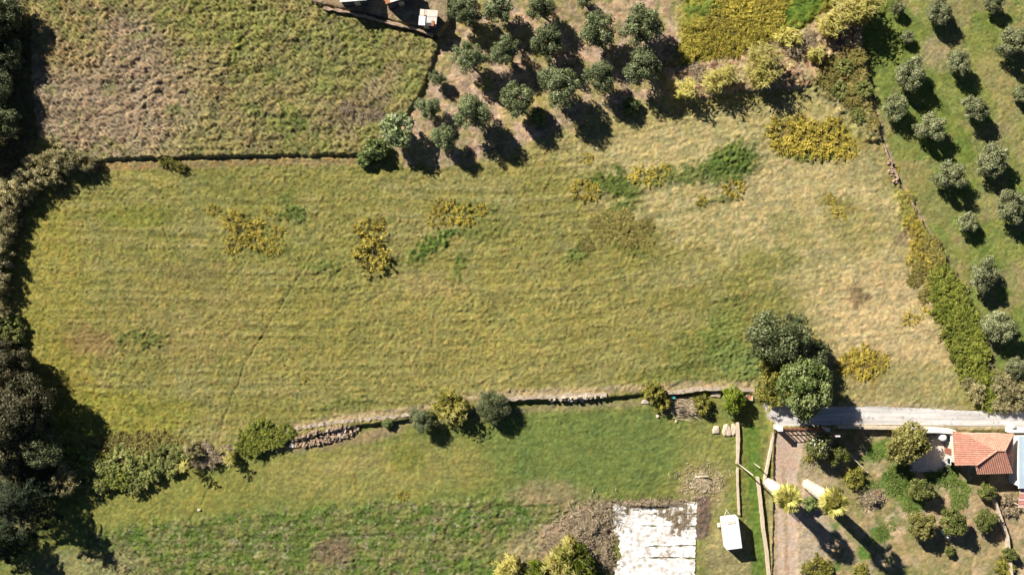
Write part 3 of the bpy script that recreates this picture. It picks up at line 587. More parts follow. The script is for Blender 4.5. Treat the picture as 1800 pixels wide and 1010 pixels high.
# yellow autumn shrubs in the meadow
many("shrub", "meadow_shrub", "shrub", [(408, 388, 20), (425, 405, 22), (448, 400, 18), (415, 425, 19), (447, 425, 16), (487, 408, 14), (468, 432, 14), (490, 432, 11), (470, 372, 9), (480, 445, 10), (375, 368, 12)], "golden shrub in the widest loose cluster of the meadow", "golden shrubs of the widest cluster", zs=.6)
many("shrub", "meadow_shrub", "shrub", [(655, 444, 33, "largest single golden shrub in the meadow"), (645, 403, 21, "spreading golden shrub just above the largest single one"), (668, 390, 10, "small golden tuft on the spreading shrub's shoulder"), (707, 872, 10, "lone orange tuft in the lower field"), (536, 664, 6, "tiny dark tuft alone in the open meadow")])
many("shrub", "meadow_shrub", "shrub", [(765, 385, 16), (790, 372, 18), (818, 378, 22), (845, 368, 12), (772, 360, 13)], "golden shrub in the row above the narrow bright green patch", "golden shrubs above the narrow green patch", zs=.6)
many("shrub", "meadow_shrub", "shrub", [(1130, 308, 21), (1160, 305, 19), (1022, 333, 20), (1042, 340, 14), (1290, 332, 18), (1233, 355, 10), (1035, 278, 12)], "golden shrub at the wide green patches below the canes", "golden shrubs at the wide green patches", zs=.6)
many("dullbramble", "meadow_shrub", "shrub", [(1075, 385, 16), (1095, 386, 17), (1048, 392, 12), (1130, 402, 18), (1105, 412, 22), (1060, 412, 16), (1030, 430, 12), (1135, 425, 14)], "dull brown shrub of the dark ring in the dry meadow", "dull shrubs of the dark ring", zs=.35)
many("shrub", "golden_shrub", "shrub", [(1375, 238, 30), (1405, 248, 30), (1440, 250, 33), (1475, 252, 30), (1415, 228, 24), (1460, 230, 24), (1495, 262, 16), (1380, 260, 16)], "bright yellow shrub in the dense golden thicket near the canes", "shrubs of the golden thicket", zs=.5)
many("shrub", "boundary_shrub", "shrub", [(1600, 390, 14), (1607, 405, 14), (1612, 420, 16), (1620, 440, 20), (1605, 460, 16), (1640, 465, 20), (1595, 345, 11), (1575, 298, 9), (1490, 640, 20), (1520, 640, 24), (1515, 620, 18), (1545, 640, 16), (1600, 560, 14), (1625, 550, 12), (1475, 375, 14), (1460, 350, 10)], "yellow shrub in the straw coloured end of the meadow", "yellow shrubs of the dry meadow end", zs=.5)
many("ygshrub", "round_bush", "bush", [(289, 284, 9), (301, 281, 8), (305, 289, 8), (319, 295, 9)], "small round olive bush in the knot on the field step", "round bushes on the field step")
# brambles
many("bramble", "bramble_bush", "bramble", [(1655, 490, 22), (1668, 512, 24), (1650, 520, 18), (1680, 535, 24), (1665, 545, 24), (1690, 560, 24), (1680, 580, 24), (1702, 590, 24), (1695, 612, 24), (1713, 618, 22), (1705, 640, 26), (1720, 645, 18), (1740, 680, 24), (1735, 700, 20), (1752, 668, 16)], "bright green bramble in the hedge between meadow and orchard", "brambles of the orchard hedge", zs=.75)
many("dullbramble", "bramble_bush", "bramble", [(1462, 122, 17), (1502, 104, 14), (1450, 140, 16), (1486, 146, 17), (1508, 136, 14), (1495, 172, 17), (1516, 195, 15), (1532, 218, 12)], "brownish olive bramble mound beside the orchard step", "brown brambles by the orchard step", zs=.65)
many("mixed", "thicket_bush", "bush", [(1480, 118, 15), (1472, 160, 17), (1515, 158, 14), (1505, 205, 12)], "dark green bush among the brown bramble mounds", "green bushes among the brown brambles", zs=.6)
many("dullbramble", "bramble_bush", "bramble", [(1635, 430, 16), (1645, 455, 18), (1640, 500, 16), (1630, 520, 14), (1610, 490, 14), (1620, 470, 14)], "rusty olive bramble at the dry end of the orchard hedge", "rusty brambles of the orchard hedge", zs=.6)
many("hedge", "mottled_bush", "bush", [(1765, 680, 24), (1785, 670, 22), (1780, 700, 24), (1800, 690, 22), (1715, 690, 18), (1700, 672, 12), (1756, 712, 14)], "straw mottled bush on the verge of the asphalt lane", "mottled bushes on the lane verge", zs=.8)
many("mixed", "thicket_bush", "bush", [(150, 812, 28), (180, 838, 26), (215, 812, 28), (258, 822, 26), (290, 800, 24), (235, 846, 20), (318, 795, 18), (300, 822, 16)], "green bush in the thicket at the corner of the lower field", "green bushes of the corner thicket", zs=.48)
many("dullbramble", "bramble_bush", "bramble", [(178, 790, 22), (215, 785, 24), (250, 782, 24), (282, 780, 22), (235, 800, 20), (315, 778, 16)], "dull low bramble along the meadow side of the corner thicket", "dull brambles of the corner thicket", zs=.6)
many("bramble", "bramble_bush", "bramble", [(130, 805, 22, "lighter green bramble at the shaded end of the corner thicket"), (205, 838, 20, "bright bramble in the middle of the corner thicket"), (170, 812, 16, "small bright bramble inside the corner thicket")])
many("hedge", "hedge_bush", "bush", [(116, 845, 26, "pale speckled bush on the shaded end of the corner thicket"), (340, 790, 16, "pale bush where the corner thicket meets the withered bushes")])
many("hedge", "hedge_bush", "bush", [(150, 287, 20), (122, 284, 25), (92, 288, 25), (66, 292, 22), (85, 310, 22), (52, 318, 26), (25, 335, 28), (42, 345, 20), (8, 365, 26), (20, 395, 18), (2, 410, 24), (-4, 455, 26), (-6, 500, 24), (2, 545, 20)], "pale straggly hedge bush at the meadow's rounded end", "pale hedge bushes at the meadow end", zs=1.05)
many("mixed", "hedge_bush", "bush", [(6, 440, 18), (10, 480, 16), (14, 570, 22), (-10, 600, 30), (28, 590, 18)], "green bush in the shade of the pale hedge", "green bushes behind the pale hedge")
many("deadbush", "withered_bush", "bush", [(365, 800, 20), (345, 810, 14), (395, 795, 16), (1555, 935, 0.1)][:3], "brown withered bush between the thicket and the rubble", "withered bushes by the rubble", zs=.5)
# big trees at the left edge
many("bigdark", "hedgerow_tree", "tree", [(8, 20, 36), (20, 92, 27), (-10, 150, 36), (2, 215, 31), (-42, 40, 48), (-48, 120, 44), (-42, 235, 46)], "dark tree in the tall row shading the rough grass field", "dark trees along the rough grass field", zs=.9)
many("bigbrown", "mottled_tree", "tree", [(14, 640, 38, "brown mottled tree shading the meadow's yellow edge"), (38, 715, 54, "largest brown and green mottled tree beside the meadow"), (0, 780, 52, "shaded mottled tree behind the pine")])
many("bigdark", "hedgerow_tree", "tree", [(70, 790, 36, "dark tree in shade beside the corner thicket"), (-34, 705, 55, "dark tree added past the edge to shade the largest mottled tree"), (-44, 615, 44, "dark tree added past the edge to shade the brown mottled tree")])  # the two outermost trees are added as shade casters
many("deadbush", "weed_mound", "weeds", [(665, 205, 14), (610, 190, 14), (640, 212, 14), (1400, 85, 20), (1420, 75, 14), (1325, 95, 14), (1225, 130, 16), (1470, 75, 14)], "low mound of brown withered weeds", "mounds of withered weeds", zs=.5)

# pine with drooping feathered boughs
def pine(x, y, R, h, label, seed):
    r = np.random.default_rng(seed); wx, wy = W(x, y, h * .6); z0 = float(gz(wx, wy))
    t = thing("pine_tree", label, "tree", (wx, wy, z0 - .05)); mb = MB()
    mb.tube([(0, 0, -.3), (.1, 0, h * .5), (.05, .1, h)], [.32, .2, .04], 8); Ps = []; Ns = []
    for k in range(58):
        z = h * (.16 + .82 * (k / 58)); a = k * 2.4; L = R * (1.12 - (z / h) ** 1.3) * r.uniform(.75, 1.1); dr = r.uniform(-.35, .1)
        end = np.array([math.cos(a) * L, math.sin(a) * L, z + dr * L]); st = np.array([0, 0, z])
        mb.tube([tuple(st), tuple((st + end) / 2 + np.array([0, 0, .12 * L])), tuple(end)], [.06, .04, .012], 4)
        n = int(70 * L); u = r.random(n) ** .7; p = st + (end - st) * u[:, None]; p[:, 2] += .12 * L * 4 * u * (1 - u)
        side = np.array([-math.sin(a), math.cos(a), 0]); q = r.normal(size=n) * .20 * L * (1.15 - u) ; p = p + side * q[:, None]; p[:, 2] -= np.abs(q) * .3 + r.random(n) * .12
        Ps.append(p); Ns.append(np.array([0, 0, 1.]) + r.normal(size=(n, 3)) * .5)
    V, F, T = cards(np.concatenate(Ps), np.concatenate(Ns), .42, r, .22)
    link("crown", mesh_np("crown", V, F, M["pine"], T), t); mb.build("trunk", M["bark"], t, smooth=True); return t
pine(22, 885, 5.6, 10.0, "tall dark feathery pine throwing a broad shadow on the field corner", 71)
pine(-25, 960, 4.6, 8.0, "smaller pine behind the tall feathery pine", 72)

# giant cane clumps
def cane(name, x, y, rpx, h, label, group, seed, n=None, mat="straw"):
    r = np.random.default_rng(seed); R = rpx * S; wx, wy = W(x, y, h * .7); t = thing(name, label, "canes", (wx, wy, float(gz(wx, wy)) - .05), 0, group)
    n = n or int(16 + R * R * 6); mb = MB(); Ps = []; Ns = []; dirs = []
    V = []; T = []
    for k in range(n):
        a = r.uniform(0, 6.283); q = math.sqrt(r.random()) * R * .62; b = np.array([math.cos(a) * q, math.sin(a) * q, -.1]); hh = h * r.uniform(.6, 1.1)
        ln = np.array([math.cos(a), math.sin(a), 0]) * q * .45 + r.normal(size=3) * .28 * np.array([1, 1, 0]); top = b + ln + np.array([0, 0, hh]); ht = r.random()
        mb.tube([tuple(b), tuple(b + (top - b) * .55 - ln * .12), tuple(top)], [.03, .025, .012], 3)
        for j in range(13):
            u = .28 + .72 * j / 12; p = b + (top - b) * u; aa = r.uniform(0, 6.283); L = r.uniform(.45, .95); w = r.uniform(.035, .07)
            d = np.array([math.cos(aa), math.sin(aa), .25]); s = np.array([-math.sin(aa), math.cos(aa), 0]) * w; mid = p + d * L * .55; end = p + d * L - np.array([0, 0, .38 * L])
            o = len(V); V += [p - s * .5, p + s * .5, mid + s, end, mid - s]; tt = np.clip(ht * .6 + r.random() * .45, 0, 1); T += [tt] * 5
    F4 = []; F = np.arange(len(V)).reshape(-1, 5)
    link("leaves", mesh_np("leaves", np.array(V), F, M[mat], T), t); mb.build("stalks", M["tan0"] if "tan0" in M else M["wood"], t); return t
cg = "tall pale cane clump on the bank above the meadow"
for i, (x, y, rp, h) in enumerate([(1343, 110, 36, 4.4), (1338, 136, 22, 3.6), (1256, 143, 22, 3.6), (1282, 134, 16, 3.0), (1208, 158, 17, 3.0)]):
    cane("cane_clump", x, y, rp, h, cg, "canes on the bank above the meadow", 800 + i)
for i, (x, y, rp, h) in enumerate([(1498, 12, 34, 4.4), (1528, 6, 22, 4.0), (1460, 44, 24, 3.0), (1393, 66, 18, 1.8), (1436, 98, 14, 2.2), (1375, 62, 12, 1.5), (1515, 28, 14, 3.6)]):
    cane("cane_clump", x, y, rp, h, "pale cane clump on the bank beside the young orchard olives", "canes on the bank by the orchard", 830 + i)
for i, (x, y, rp, h) in enumerate([(892, 1003, 26, 3.2), (940, 1004, 18, 2.6), (985, 992, 30, 3.4), (1010, 985, 30, 3.6), (1000, 960, 12, 3.6), (1030, 1004, 22, 3.0)]):
    cane("cane_clump", x, y, rp, h, "yellow green cane clump beside the heap of dead vines", "canes beside the dead vines", 860 + i, mat="lime" if i % 2 else "straw")
cane("cane_clump", 800, 728, 22, 2.8, "thin straggly canes between the two round trees on the wall", None, 880, 24)
cane("cane_clump", 400, 806, 14, 2.6, "few thin canes casting streaky shadows beside the withered bushes", None, 881, 10)
cane("cane_clump", 318, 818, 10, 2.8, "single tuft of canes by the corner thicket", None, 882, 5)

# heaps of sticks and dead stems
def stickheap(name, x, y, rx, ry, h, n, L, mat, label, cat, seed, rot=0, fan=None, group=None):
    r = np.random.default_rng(seed); wx, wy = W(x, y, h * .4); a = r.uniform(0, 6.283, n); q = np.abs(r.normal(size=n)) * .52; c, s = math.cos(rot), math.sin(rot)
    u = np.cos(a) * q * rx * S; v = np.sin(a) * q * ry * S; zz = h * np.exp(-2 * q ** 2) * r.random(n) ** .5 * (.6 + .8 * vnoise(np.cos(a) * q * 5 + 9, np.sin(a) * q * 5 + 9, seed)) + .05
    px, py = u * c - v * s, u * s + v * c
    th = r.uniform(0, 6.283, n) if fan is None else fan + r.normal(size=n) * .28
    ln = L * r.uniform(.4, 1.3, n); el = r.normal(size=n) * .22; d = np.stack([np.cos(th) * np.cos(el), np.sin(th) * np.cos(el), np.sin(el)], -1); w = r.uniform(.02, .055, n)
    sd = np.stack([-np.sin(th), np.cos(th), r.normal(size=n) * .4], -1) * w[:, None]; P = np.stack([px, py, zz + np.array([0.]) ], -1)
    gzv = np.array([0.0]); P0 = P - d * (ln / 2)[:, None]; P1 = P + d * (ln / 2)[:, None]; P0[:, 2] = np.maximum(P0[:, 2], .02); P1[:, 2] = np.maximum(P1[:, 2], .02)
    up = np.zeros((n, 3)); up[:, 2] = w * 1.2
    V = np.stack([P0 - sd, P0 + sd, P1 + sd * .5, P1 - sd * .5, P + up + d * 0], 1)
    F = np.arange(n * 5).reshape(-1, 5)[:, [0, 1, 4]]; F2 = np.arange(n * 5).reshape(-1, 5)[:, [1, 2, 4]]; F3 = np.arange(n * 5).reshape(-1, 5)[:, [2, 3, 4]]; F4 = np.arange(n * 5).reshape(-1, 5)[:, [3, 0, 4]]
    me = mesh_np(name, V.reshape(-1, 3), np.concatenate([F, F2, F3, F4]), M[mat], np.repeat(r.random(n), 5))
    o = link(name, me, None, (wx, wy, float(gz(wx, wy)))); return tag(o, label, cat, group)
stickheap("dead_vine_heap", 1030, 930, 62, 36, .8, 5200, .8, "dead", "sprawling heap of grey brown dead vines beside the white sheeting", "vines", 901, rot=.65)
stickheap("dead_vine_heap", 985, 960, 40, 24, .6, 2400, .7, "dead", "lower heap of dead vines behind the yellow canes", "vines", 902, rot=.5)
stickheap("dead_vine_heap", 1140, 886, 75, 8, .5, 2200, .6, "dead", "strip of dead stems along the top edge of the white sheeting", "vines", 903)
stickheap("dead_vine_heap", 1066, 975, 16, 34, .5, 1300, .6, "dead", "dead stems along the side edge of the white sheeting", "vines", 904)
stickheap("frond_heap", 1212, 716, 34, 17, .7, 900, 2.2, "tan", "heap of dry cut palm fronds below the channel wall", "fronds", 905, fan=-.12)
stickheap("straw_heap", 1236, 848, 44, 34, .12, 900, .55, "tan", "thin scatter of dry straw beside the leaning log", "straw", 906)
stickheap("debris_heap", 1535, 878, 22, 17, .8, 1500, .6, "dead", "grey heap of dry garden prunings among the weeds", "debris", 907)
stickheap("straw_heap", 1430, 790, 14, 34, .3, 900, .5, "tan", "strewn dry straw beside the reddish drive", "straw", 908)
many("deadbush", "dry_shrub", "shrub", [(1777, 892, 19, "leafless grey shrub against the garden's side wall")])
# withered plants standing on the white sheeting
for i, (x, y, rp) in enumerate([(1098, 902, 9), (1122, 900, 7), (1150, 908, 8), (1166, 900, 11), (1180, 905, 13), (1195, 915, 16), (1210, 905, 13), (1190, 935, 12), (1175, 953, 9), (1205, 925, 12), (1172, 975, 10), (1190, 990, 9), (1088, 998, 10), (1140, 1000, 8), (1155, 1003, 8), (1215, 1003, 10), (1125, 985, 7), (1102, 965, 6), (1160, 893, 10), (1135, 893, 8), (1105, 890, 9), (1200, 895, 10), (1215, 935, 9), (1168, 940, 7), (1145, 958, 6), (1212, 960, 7), (1085, 930, 8), (1092, 950, 7), (1110, 925, 5), (1130, 935, 5), (1200, 965, 8), (1150, 985, 6)]):
    K["deadbush"].put("withered_plant", x, y, rp, "withered brown plant on the white plastic sheeting", "plant", "withered plants on the sheeting", zs=.5)

# garden trees
many("citrus", "citrus_tree", "tree", [(1737, 862, 16, "narrow citrus tree below the tiled house"), (1672, 969, 9, "tiny citrus sapling in the garden"), (1778, 974, 13, "small ragged citrus at the garden's side wall")])
many("citrus", "citrus_tree", "tree", [(1620, 862, 21, "round citrus tree nearest the paved patio"), (1680, 918, 25, "citrus tree with white sacks at its foot"), (1738, 916, 21, "round citrus tree on bare soil near the side wall")])
tb = K["citrus"].put("blossoming_tree", 1440, 782, 23, "tall dark leafy tree with white blossom beside the gate", "tree", zs=1.2, sx=.85)
rb = np.random.default_rng(5); db = sph(70, rb, .1); Vb, Fb, Tb = cards(db * np.array([1.6, 1.6, 1.6]) + np.array([0, 0, 2.5]), db, .20, rb, .8)
tag(link("blossom", mesh_np("blossom", Vb, Fb, M["white_petal"], Tb), tb), kind="stuff")
tb = K["citrus"].put("citrus_tree", 1473, 800, 19, "dark round citrus tree with one yellowing branch", "tree")
Pb = np.array([1.3, -.2, 2.0]) + rb.normal(size=(160, 3)) * .28; Vb, Fb, Tb = cards(Pb, rb.normal(size=(160, 3)) + np.array([0, 0, 1.]), .22, rb)
yb = tag(link("yellowing_branch", mesh_np("yellowing_branch", Vb, Fb, M["lime"], Tb), tb), kind="stuff"); tb.rotation_euler.z = 0
many("citrusyellow", "fruit_tree", "tree", [(1596, 779, 35, "large yellowing fruit tree shading the patio"), (1622, 925, 24, "yellowing fruit tree beside the citrus with white sacks")])
many("ygshrub", "garden_shrub", "shrub", [(1505, 840, 18, "yellow green shrub beside the plank in the garden"), (1425, 805, 8, "bright yellow green plant below the blossoming tree"), (1395, 1005, 0.1, ""), (1440, 1003, 26, "low yellow green shrub beyond the shorter palm shadow"), (1515, 1003, 12, "small yellow green shrub between the palm shadows")][:2])
many("ygshrub", "garden_shrub", "shrub", [(1440, 1003, 24, "low yellow green shrub at the foot of the garden"), (1515, 1003, 12, "small yellow green shrub between the palm shadows"), (1770, 1000, 20, "yellow weeds at the corner of the garden wall")], zs=.5)
many("weed", "weed_patch", "weeds", [(1540, 800, 12), (1552, 938, 12), (1530, 948, 10), (1570, 925, 8), (1530, 858, 12), (1690, 885, 12), (1580, 845, 22), (1590, 830, 16), (1665, 838, 18), (1690, 866, 16), (1640, 835, 12), (1605, 885, 16)], "lush green patch of low weeds in the garden", "lush weeds of the garden", zs=.5)
many("bracken", "bracken_clump", "bracken", [(1225, 60, 26), (1255, 72, 26), (1290, 60, 28), (1325, 45, 28), (1350, 25, 28), (1300, 25, 28), (1265, 40, 24), (1215, 85, 20), (1245, 90, 18), (1290, 85, 20), (1330, 70, 20), (1365, 48, 20), (1320, 5, 26), (1280, 5, 22), (1365, 5, 20)], "yellowing bracken clump in the patch between grove and cane bank", "bracken clumps of the yellow patch", zs=.7)

# fan palms with a skirt of dead fronds
def frond_mesh(seed):
    r = np.random.default_rng(seed); V = []; T = []; n = 11; pl = 1.1
    for k in range(n):
        a = (k - (n - 1) / 2) / (n - 1) * 2.5; L = 1.25 * (1 - .18 * abs(a)) * r.uniform(.9, 1.05); w = .125; d = np.array([math.cos(a), math.sin(a), -.02]); s = np.array([-math.sin(a), math.cos(a), 0]) * w
        b = np.array([pl, 0, .12]); m = b + d * L * .6 + np.array([0, 0, .05 * (k % 2)]); e = b + d * L - np.array([0, 0, .30 * L])
        V += [b, m + s, e, m - s]; T += [r.uniform(.1, .95)] * 4
    V += [np.array([0, -.03, 0]), np.array([pl, -.02, .12]), np.array([pl, .02, .12]), np.array([0, .03, 0])]; T += [.4] * 4
    return mesh_np("frond", np.array(V), np.arange(len(V)).reshape(-1, 4), M["palm"], T)
FR = [frond_mesh(40 + i) for i in range(4)]
def palm(x, y, h, label, seed):
    r = np.random.default_rng(seed); wx, wy = W(x, y, 0); t = thing("fan_palm", label, "palm", (wx, wy, float(gz(wx, wy)) - .05)); mb = MB()
    mb.tube([(0, 0, -.3), (0, 0, 1.0), (.05, 0, h * .6), (0, 0, h)], [.5, .42, .38, .3], 10); mb.build("trunk", M["bark"], t, smooth=True)
    n = 1500; a = r.uniform(0, 6.283, n); z = r.uniform(.7, h - .15, n); rad = .50 + .30 * (z / h) + r.random(n) * .16
    V = []; ca, sa = np.cos(a), np.sin(a); w = r.uniform(.05, .12, n); L = r.uniform(.5, 1.1, n)
    p0 = np.stack([ca * rad * .8, sa * rad * .8, z], -1); p1 = np.stack([ca * (rad + .12), sa * (rad + .12), np.maximum(z - L, .05)], -1); sd = np.stack([-sa * w, ca * w, 0 * a], -1)
    V = np.stack([p0 - sd, p0 + sd, p1 + sd * .6, p1 - sd * .6], 1).reshape(-1, 3)
    link("dead_frond_skirt", mesh_np("dead_frond_skirt", V, np.arange(n * 4).reshape(-1, 4), M["thatch"], np.repeat(r.random(n), 4)), t)
    for k in range(32):
        o = link("frond", FR[k % 4], t, (0, 0, h - .1 + .25 * (1 - k / 32)))
        el = math.radians(-74 + 92 * (k / 32) + r.uniform(-9, 9)); sc = r.uniform(.85, 1.15)
        o.rotation_euler = (r.uniform(-.6, .6), el, k * 2.39996); o.scale = (sc, sc, sc)
    return t
palm(1352, 849, 8.3, "shorter fan palm with pale shaggy trunk beside the drive", 51)
palm(1419, 851, 9.8, "taller fan palm with pale shaggy trunk among the straw", 52)

# ------------------------------------------------------------------ roads, walls, buildings
def ribbon(name, pts, width, top, bottom, mat, label, cat, jit=.05, seed=1, kind=None, step=.6):
    """a wall or kerb following a line on the map: pts in map units, heights in metres"""
    r = np.random.default_rng(seed); P = []
    for (a, b) in zip(pts[:-1], pts[1:]):
        A = np.array(W(*a)); B = np.array(W(*b)); n = max(1, int(np.linalg.norm(B - A) / step))
        for k in range(n): P.append(A + (B - A) * k / n)
    P.append(np.array(W(*pts[-1]))); P = np.array(P); T = np.gradient(P, axis=0); T /= np.linalg.norm(T, axis=1, keepdims=True); Nn = np.stack([-T[:, 1], T[:, 0]], -1)
    n = len(P); w = width / 2; L = P + Nn * (w + r.normal(size=(n, 1)) * jit); R_ = P - Nn * (w + r.normal(size=(n, 1)) * jit); zt = top + r.normal(size=n) * jit * .6
    V = []
    for i in range(n): V += [(L[i, 0], L[i, 1], bottom), (L[i, 0], L[i, 1], zt[i]), (R_[i, 0], R_[i, 1], zt[i] - jit * .3), (R_[i, 0], R_[i, 1], bottom)]
    F = []
    for i in range(n - 1):
        for k in range(4):
            F.append((i * 4 + k, i * 4 + (k + 1) % 4, i * 4 + 4 + (k + 1) % 4, i * 4 + 4 + k))
    F += [(3, 2, 1, 0), ((n - 1) * 4, (n - 1) * 4 + 1, (n - 1) * 4 + 2, (n - 1) * 4 + 3)]
    me = bpy.data.meshes.new(name); me.from_pydata(V, [], F); me.materials.append(M[mat])
    import bmesh
    bb = bmesh.new(); bb.from_mesh(me); bmesh.ops.recalc_face_normals(bb, faces=bb.faces); bb.to_mesh(me); bb.free()
    return tag(link(name, me), label, cat, kind=kind)
def sheet(name, pts, z, mat, label, cat, kind="structure", thick=.12, parent=None):
    P = [W(*p) for p in pts]; n = len(P); area = sum(P[i - 1][0] * P[i][1] - P[i][0] * P[i - 1][1] for i in range(n))
    if area < 0: P = P[::-1]
    mb = MB(); mb.add([(x, y, z) for x, y in P] + [(x, y, z - thick) for x, y in P], [tuple(range(n)), tuple(range(2 * n - 1, n - 1, -1))] + [((i + 1) % n, i, n + i, n + (i + 1) % n) for i in range(n)])
    return tag(mb.build(name, M[mat], parent), label, cat, kind=kind)
sheet("lane", [(1341, 709), (1350, 704), (1372, 706), (1388, 712), (1420, 714), (1500, 713), (1560, 714), (1640, 717), (1700, 721), (1760, 723), (2600, 726), (2600, 745), (1770, 748), (1690, 748), (1600, 746), (1520, 746), (1470, 746), (1440, 748), (1372, 750), (1362, 742), (1352, 732)], .05, "asphalt", "pale narrow asphalt lane", "lane")
sheet("patio", [(1596, 778), (1662, 758), (1672, 770), (1668, 828), (1600, 830)], -.18, "paving", "pale concrete patio beside the house", "patio", thick=.35)

ribbon("channel_wall", [(503, 757), (520, 752), (560, 746), (600, 739), (640, 736), (680, 732), (722, 728)], .50, .28, -.9, "oldwall", "old concrete channel wall above the rubble heap", "wall", .10, 11, step=.35)
ribbon("channel_wall", [(882, 703), (920, 698), (960, 697), (1010, 694), (1066, 693)], .60, .28, -.9, "oldwall", "broken pale channel wall beyond the dark spreading tree", "wall", .09, 12)
ribbon("channel_wall", [(1172, 689), (1200, 687), (1230, 683), (1262, 682), (1300, 684), (1326, 685)], .55, .32, -.9, "oldwall", "straight pale channel wall beside the heap of fronds", "wall", .05, 13)
ribbon("boundary_wall", [(1362, 752), (1358, 775), (1350, 815), (1343, 850)], .30, .10, -.8, "stone", "low pale stone wall running down from the gate pillar", "wall", .015, 14)
ribbon("boundary_wall", [(1332, 838), (1337, 880), (1342, 930), (1348, 970), (1354, 1030)], .42, .15, -1.0, "stone", "straight pale stone wall along the reddish drive", "wall", .015, 15)
ribbon("boundary_wall", [(1297, 742), (1298, 780), (1297, 815)], .40, .0, -1.0, "stone", "crumbling earth coloured wall beside the flat boulders", "wall", .04, 16)
ribbon("boundary_wall", [(1297, 822), (1298, 860), (1300, 905)], .28, -.1, -1.0, "stone", "thin pale wall behind the white box trailer", "wall", .02, 17)
ribbon("garden_wall", [(1470, 748.5), (1530, 750), (1590, 751)], .35, .9, -.6, "stone", "low tan garden wall beside the lane", "wall", .03, 18)
ribbon("garden_wall", [(1580, 752.5), (1640, 753), (1668, 755.5)], .55, 1.9, -.6, "plaster", "whitewashed garden wall between fruit tree and house", "wall", .01, 19, step=3)
ribbon("garden_wall", [(1738, 858), (1752, 895), (1768, 940), (1778, 1030)], .30, .6, -.8, "stone", "pale side wall of the garden below the metal roof", "wall", .02, 20)
ribbon("yard_wall", [(572, 19), (620, 27), (660, 38), (700, 48), (735, 56), (762, 66)], .35, 1.25, -.3, "rubble", "rough stone wall between shed yard and rough field", "wall", .07, 21)
ribbon("orchard_wall", [(1553, 252), (1564, 285), (1577, 315)], .40, .15, -.8, "rubble", "short run of tumbled stones on the orchard boundary", "wall", .10, 22)
ribbon("orchard_wall", [(1598, 352), (1612, 374), (1622, 392)], .35, .15, -.8, "rubble", "short stony bank below the tumbled boundary stones", "wall", .12, 23)

def rocks(name, x, y, rx, ry, n, size, mat, label, cat, seed, rot=0, hump=.3):
    """a heap of single angular stones"""
    r = np.random.default_rng(seed); wx, wy = W(x, y); t = thing(name, label, cat, (wx, wy, float(gz(wx, wy))))
    base = np.array([(1, 1, 1), (-1, 1, 1), (-1, -1, 1), (1, -1, 1), (1, 1, -1), (-1, 1, -1), (-1, -1, -1), (1, -1, -1)], float) * .5
    fs = [(0, 1, 2, 3), (7, 6, 5, 4), (0, 4, 5, 1), (1, 5, 6, 2), (2, 6, 7, 3), (3, 7, 4, 0)]; mb = MB(); c, s = math.cos(rot), math.sin(rot)
    for k in range(n):
        a = r.uniform(0, 6.283); q = math.sqrt(r.random()); u = math.cos(a) * q * rx * S; v = math.sin(a) * q * ry * S
        sz = size * r.uniform(.4, 1.5); V = base * (1 + r.normal(size=(8, 1)) * .18) * sz * r.uniform(.6, 1.2, 3); th = r.uniform(0, 6.28); e = r.normal() * .5
        Rz = np.array([[math.cos(th), -math.sin(th), 0], [math.sin(th), math.cos(th), 0], [0, 0, 1]]); Rx = np.array([[1, 0, 0], [0, math.cos(e), -math.sin(e)], [0, math.sin(e), math.cos(e)]])
        px, py = u * c - v * s, u * s + v * c
        V = V @ Rx.T @ Rz.T + np.array([px, py, float(gz(wx + px, wy + py)) - float(gz(wx, wy)) + hump * (1 - q * q) * r.random() + sz * .15]); mb.add(V, fs)
    o = mb.build("stones", M[mat], t); tag(o, kind="stuff"); return t
rocks("rubble_heap", 570, 766, 62, 14, 480, .28, "rubble", "long heap of brown rubble and earth below the channel wall", "rubble", 31, rot=.22)
rocks("rubble_heap", 590, 760, 24, 11, 60, .34, "stone", "pale broken stones on the rubble heap", "rubble", 32, rot=.22)
rocks("stone_scatter", 1010, 700, 50, 4, 60, .35, "stone", "line of loose pale stones along the broken channel wall", "stones", 33, rot=.06, hump=.1)
rocks("stone_scatter", 1160, 694, 26, 5, 30, .4, "stone", "loose stones under the golden shrub on the wall", "stones", 34, hump=.1)
rocks("stone_scatter", 1570, 300, 9, 26, 40, .3, "rubble", "tumbled pinkish stones beside the orchard boundary", "stones", 35, rot=.35, hump=.15)
def boulder(name, x, y, dx, dy, h, mat, label, cat, seed, rot=0):
    import bmesh
    r = np.random.default_rng(seed); bb = bmesh.new(); bmesh.ops.create_icosphere(bb, subdivisions=3, radius=1)
    for v in bb.verts:
        k = 1 + .16 * math.sin(v.co.x * 3.1 + seed) * math.cos(v.co.y * 2.7 - seed) + .05 * r.normal(); q = max(abs(v.co.x), abs(v.co.y), abs(v.co.z)); f = .55 + .45 / q
        v.co = v.co * k * f
        v.co.x *= dx * S / 2.2; v.co.y *= dy * S / 2.2; v.co.z *= h * .6
    me = bpy.data.meshes.new(name); bb.to_mesh(me); bb.free(); me.materials.append(M[mat]); wx, wy = W(x, y)
    return tag(link(name, me, None, (wx, wy, float(gz(wx, wy)) + .05), rot), label, cat)
boulder("boulder", 1260, 756, 14, 16, .45, "stone", "palest round boulder in the row beside the crumbling wall", "boulder", 1)
boulder("boulder", 1279, 757, 16, 23, .5, "stone", "tan flat boulder between the palest boulder and the crumbling wall", "boulder", 2)
boulder("boulder", 1291, 755, 10, 22, .45, "stone", "narrow boulder leaning on the crumbling wall", "boulder", 3)
boulder("boulder", 1260, 694, 20, 11, .45, "stone", "tan boulder under the straight channel wall", "boulder", 4, -.2)
boulder("boulder", 512, 783, 9, 10, .4, "plaster", "white block at the end of the rubble heap", "block", 5)
boulder("boulder", 1157, 732, 6, 6, .3, "stone", "small pale stone in the grass below the dark yellow shrub", "stone", 6)
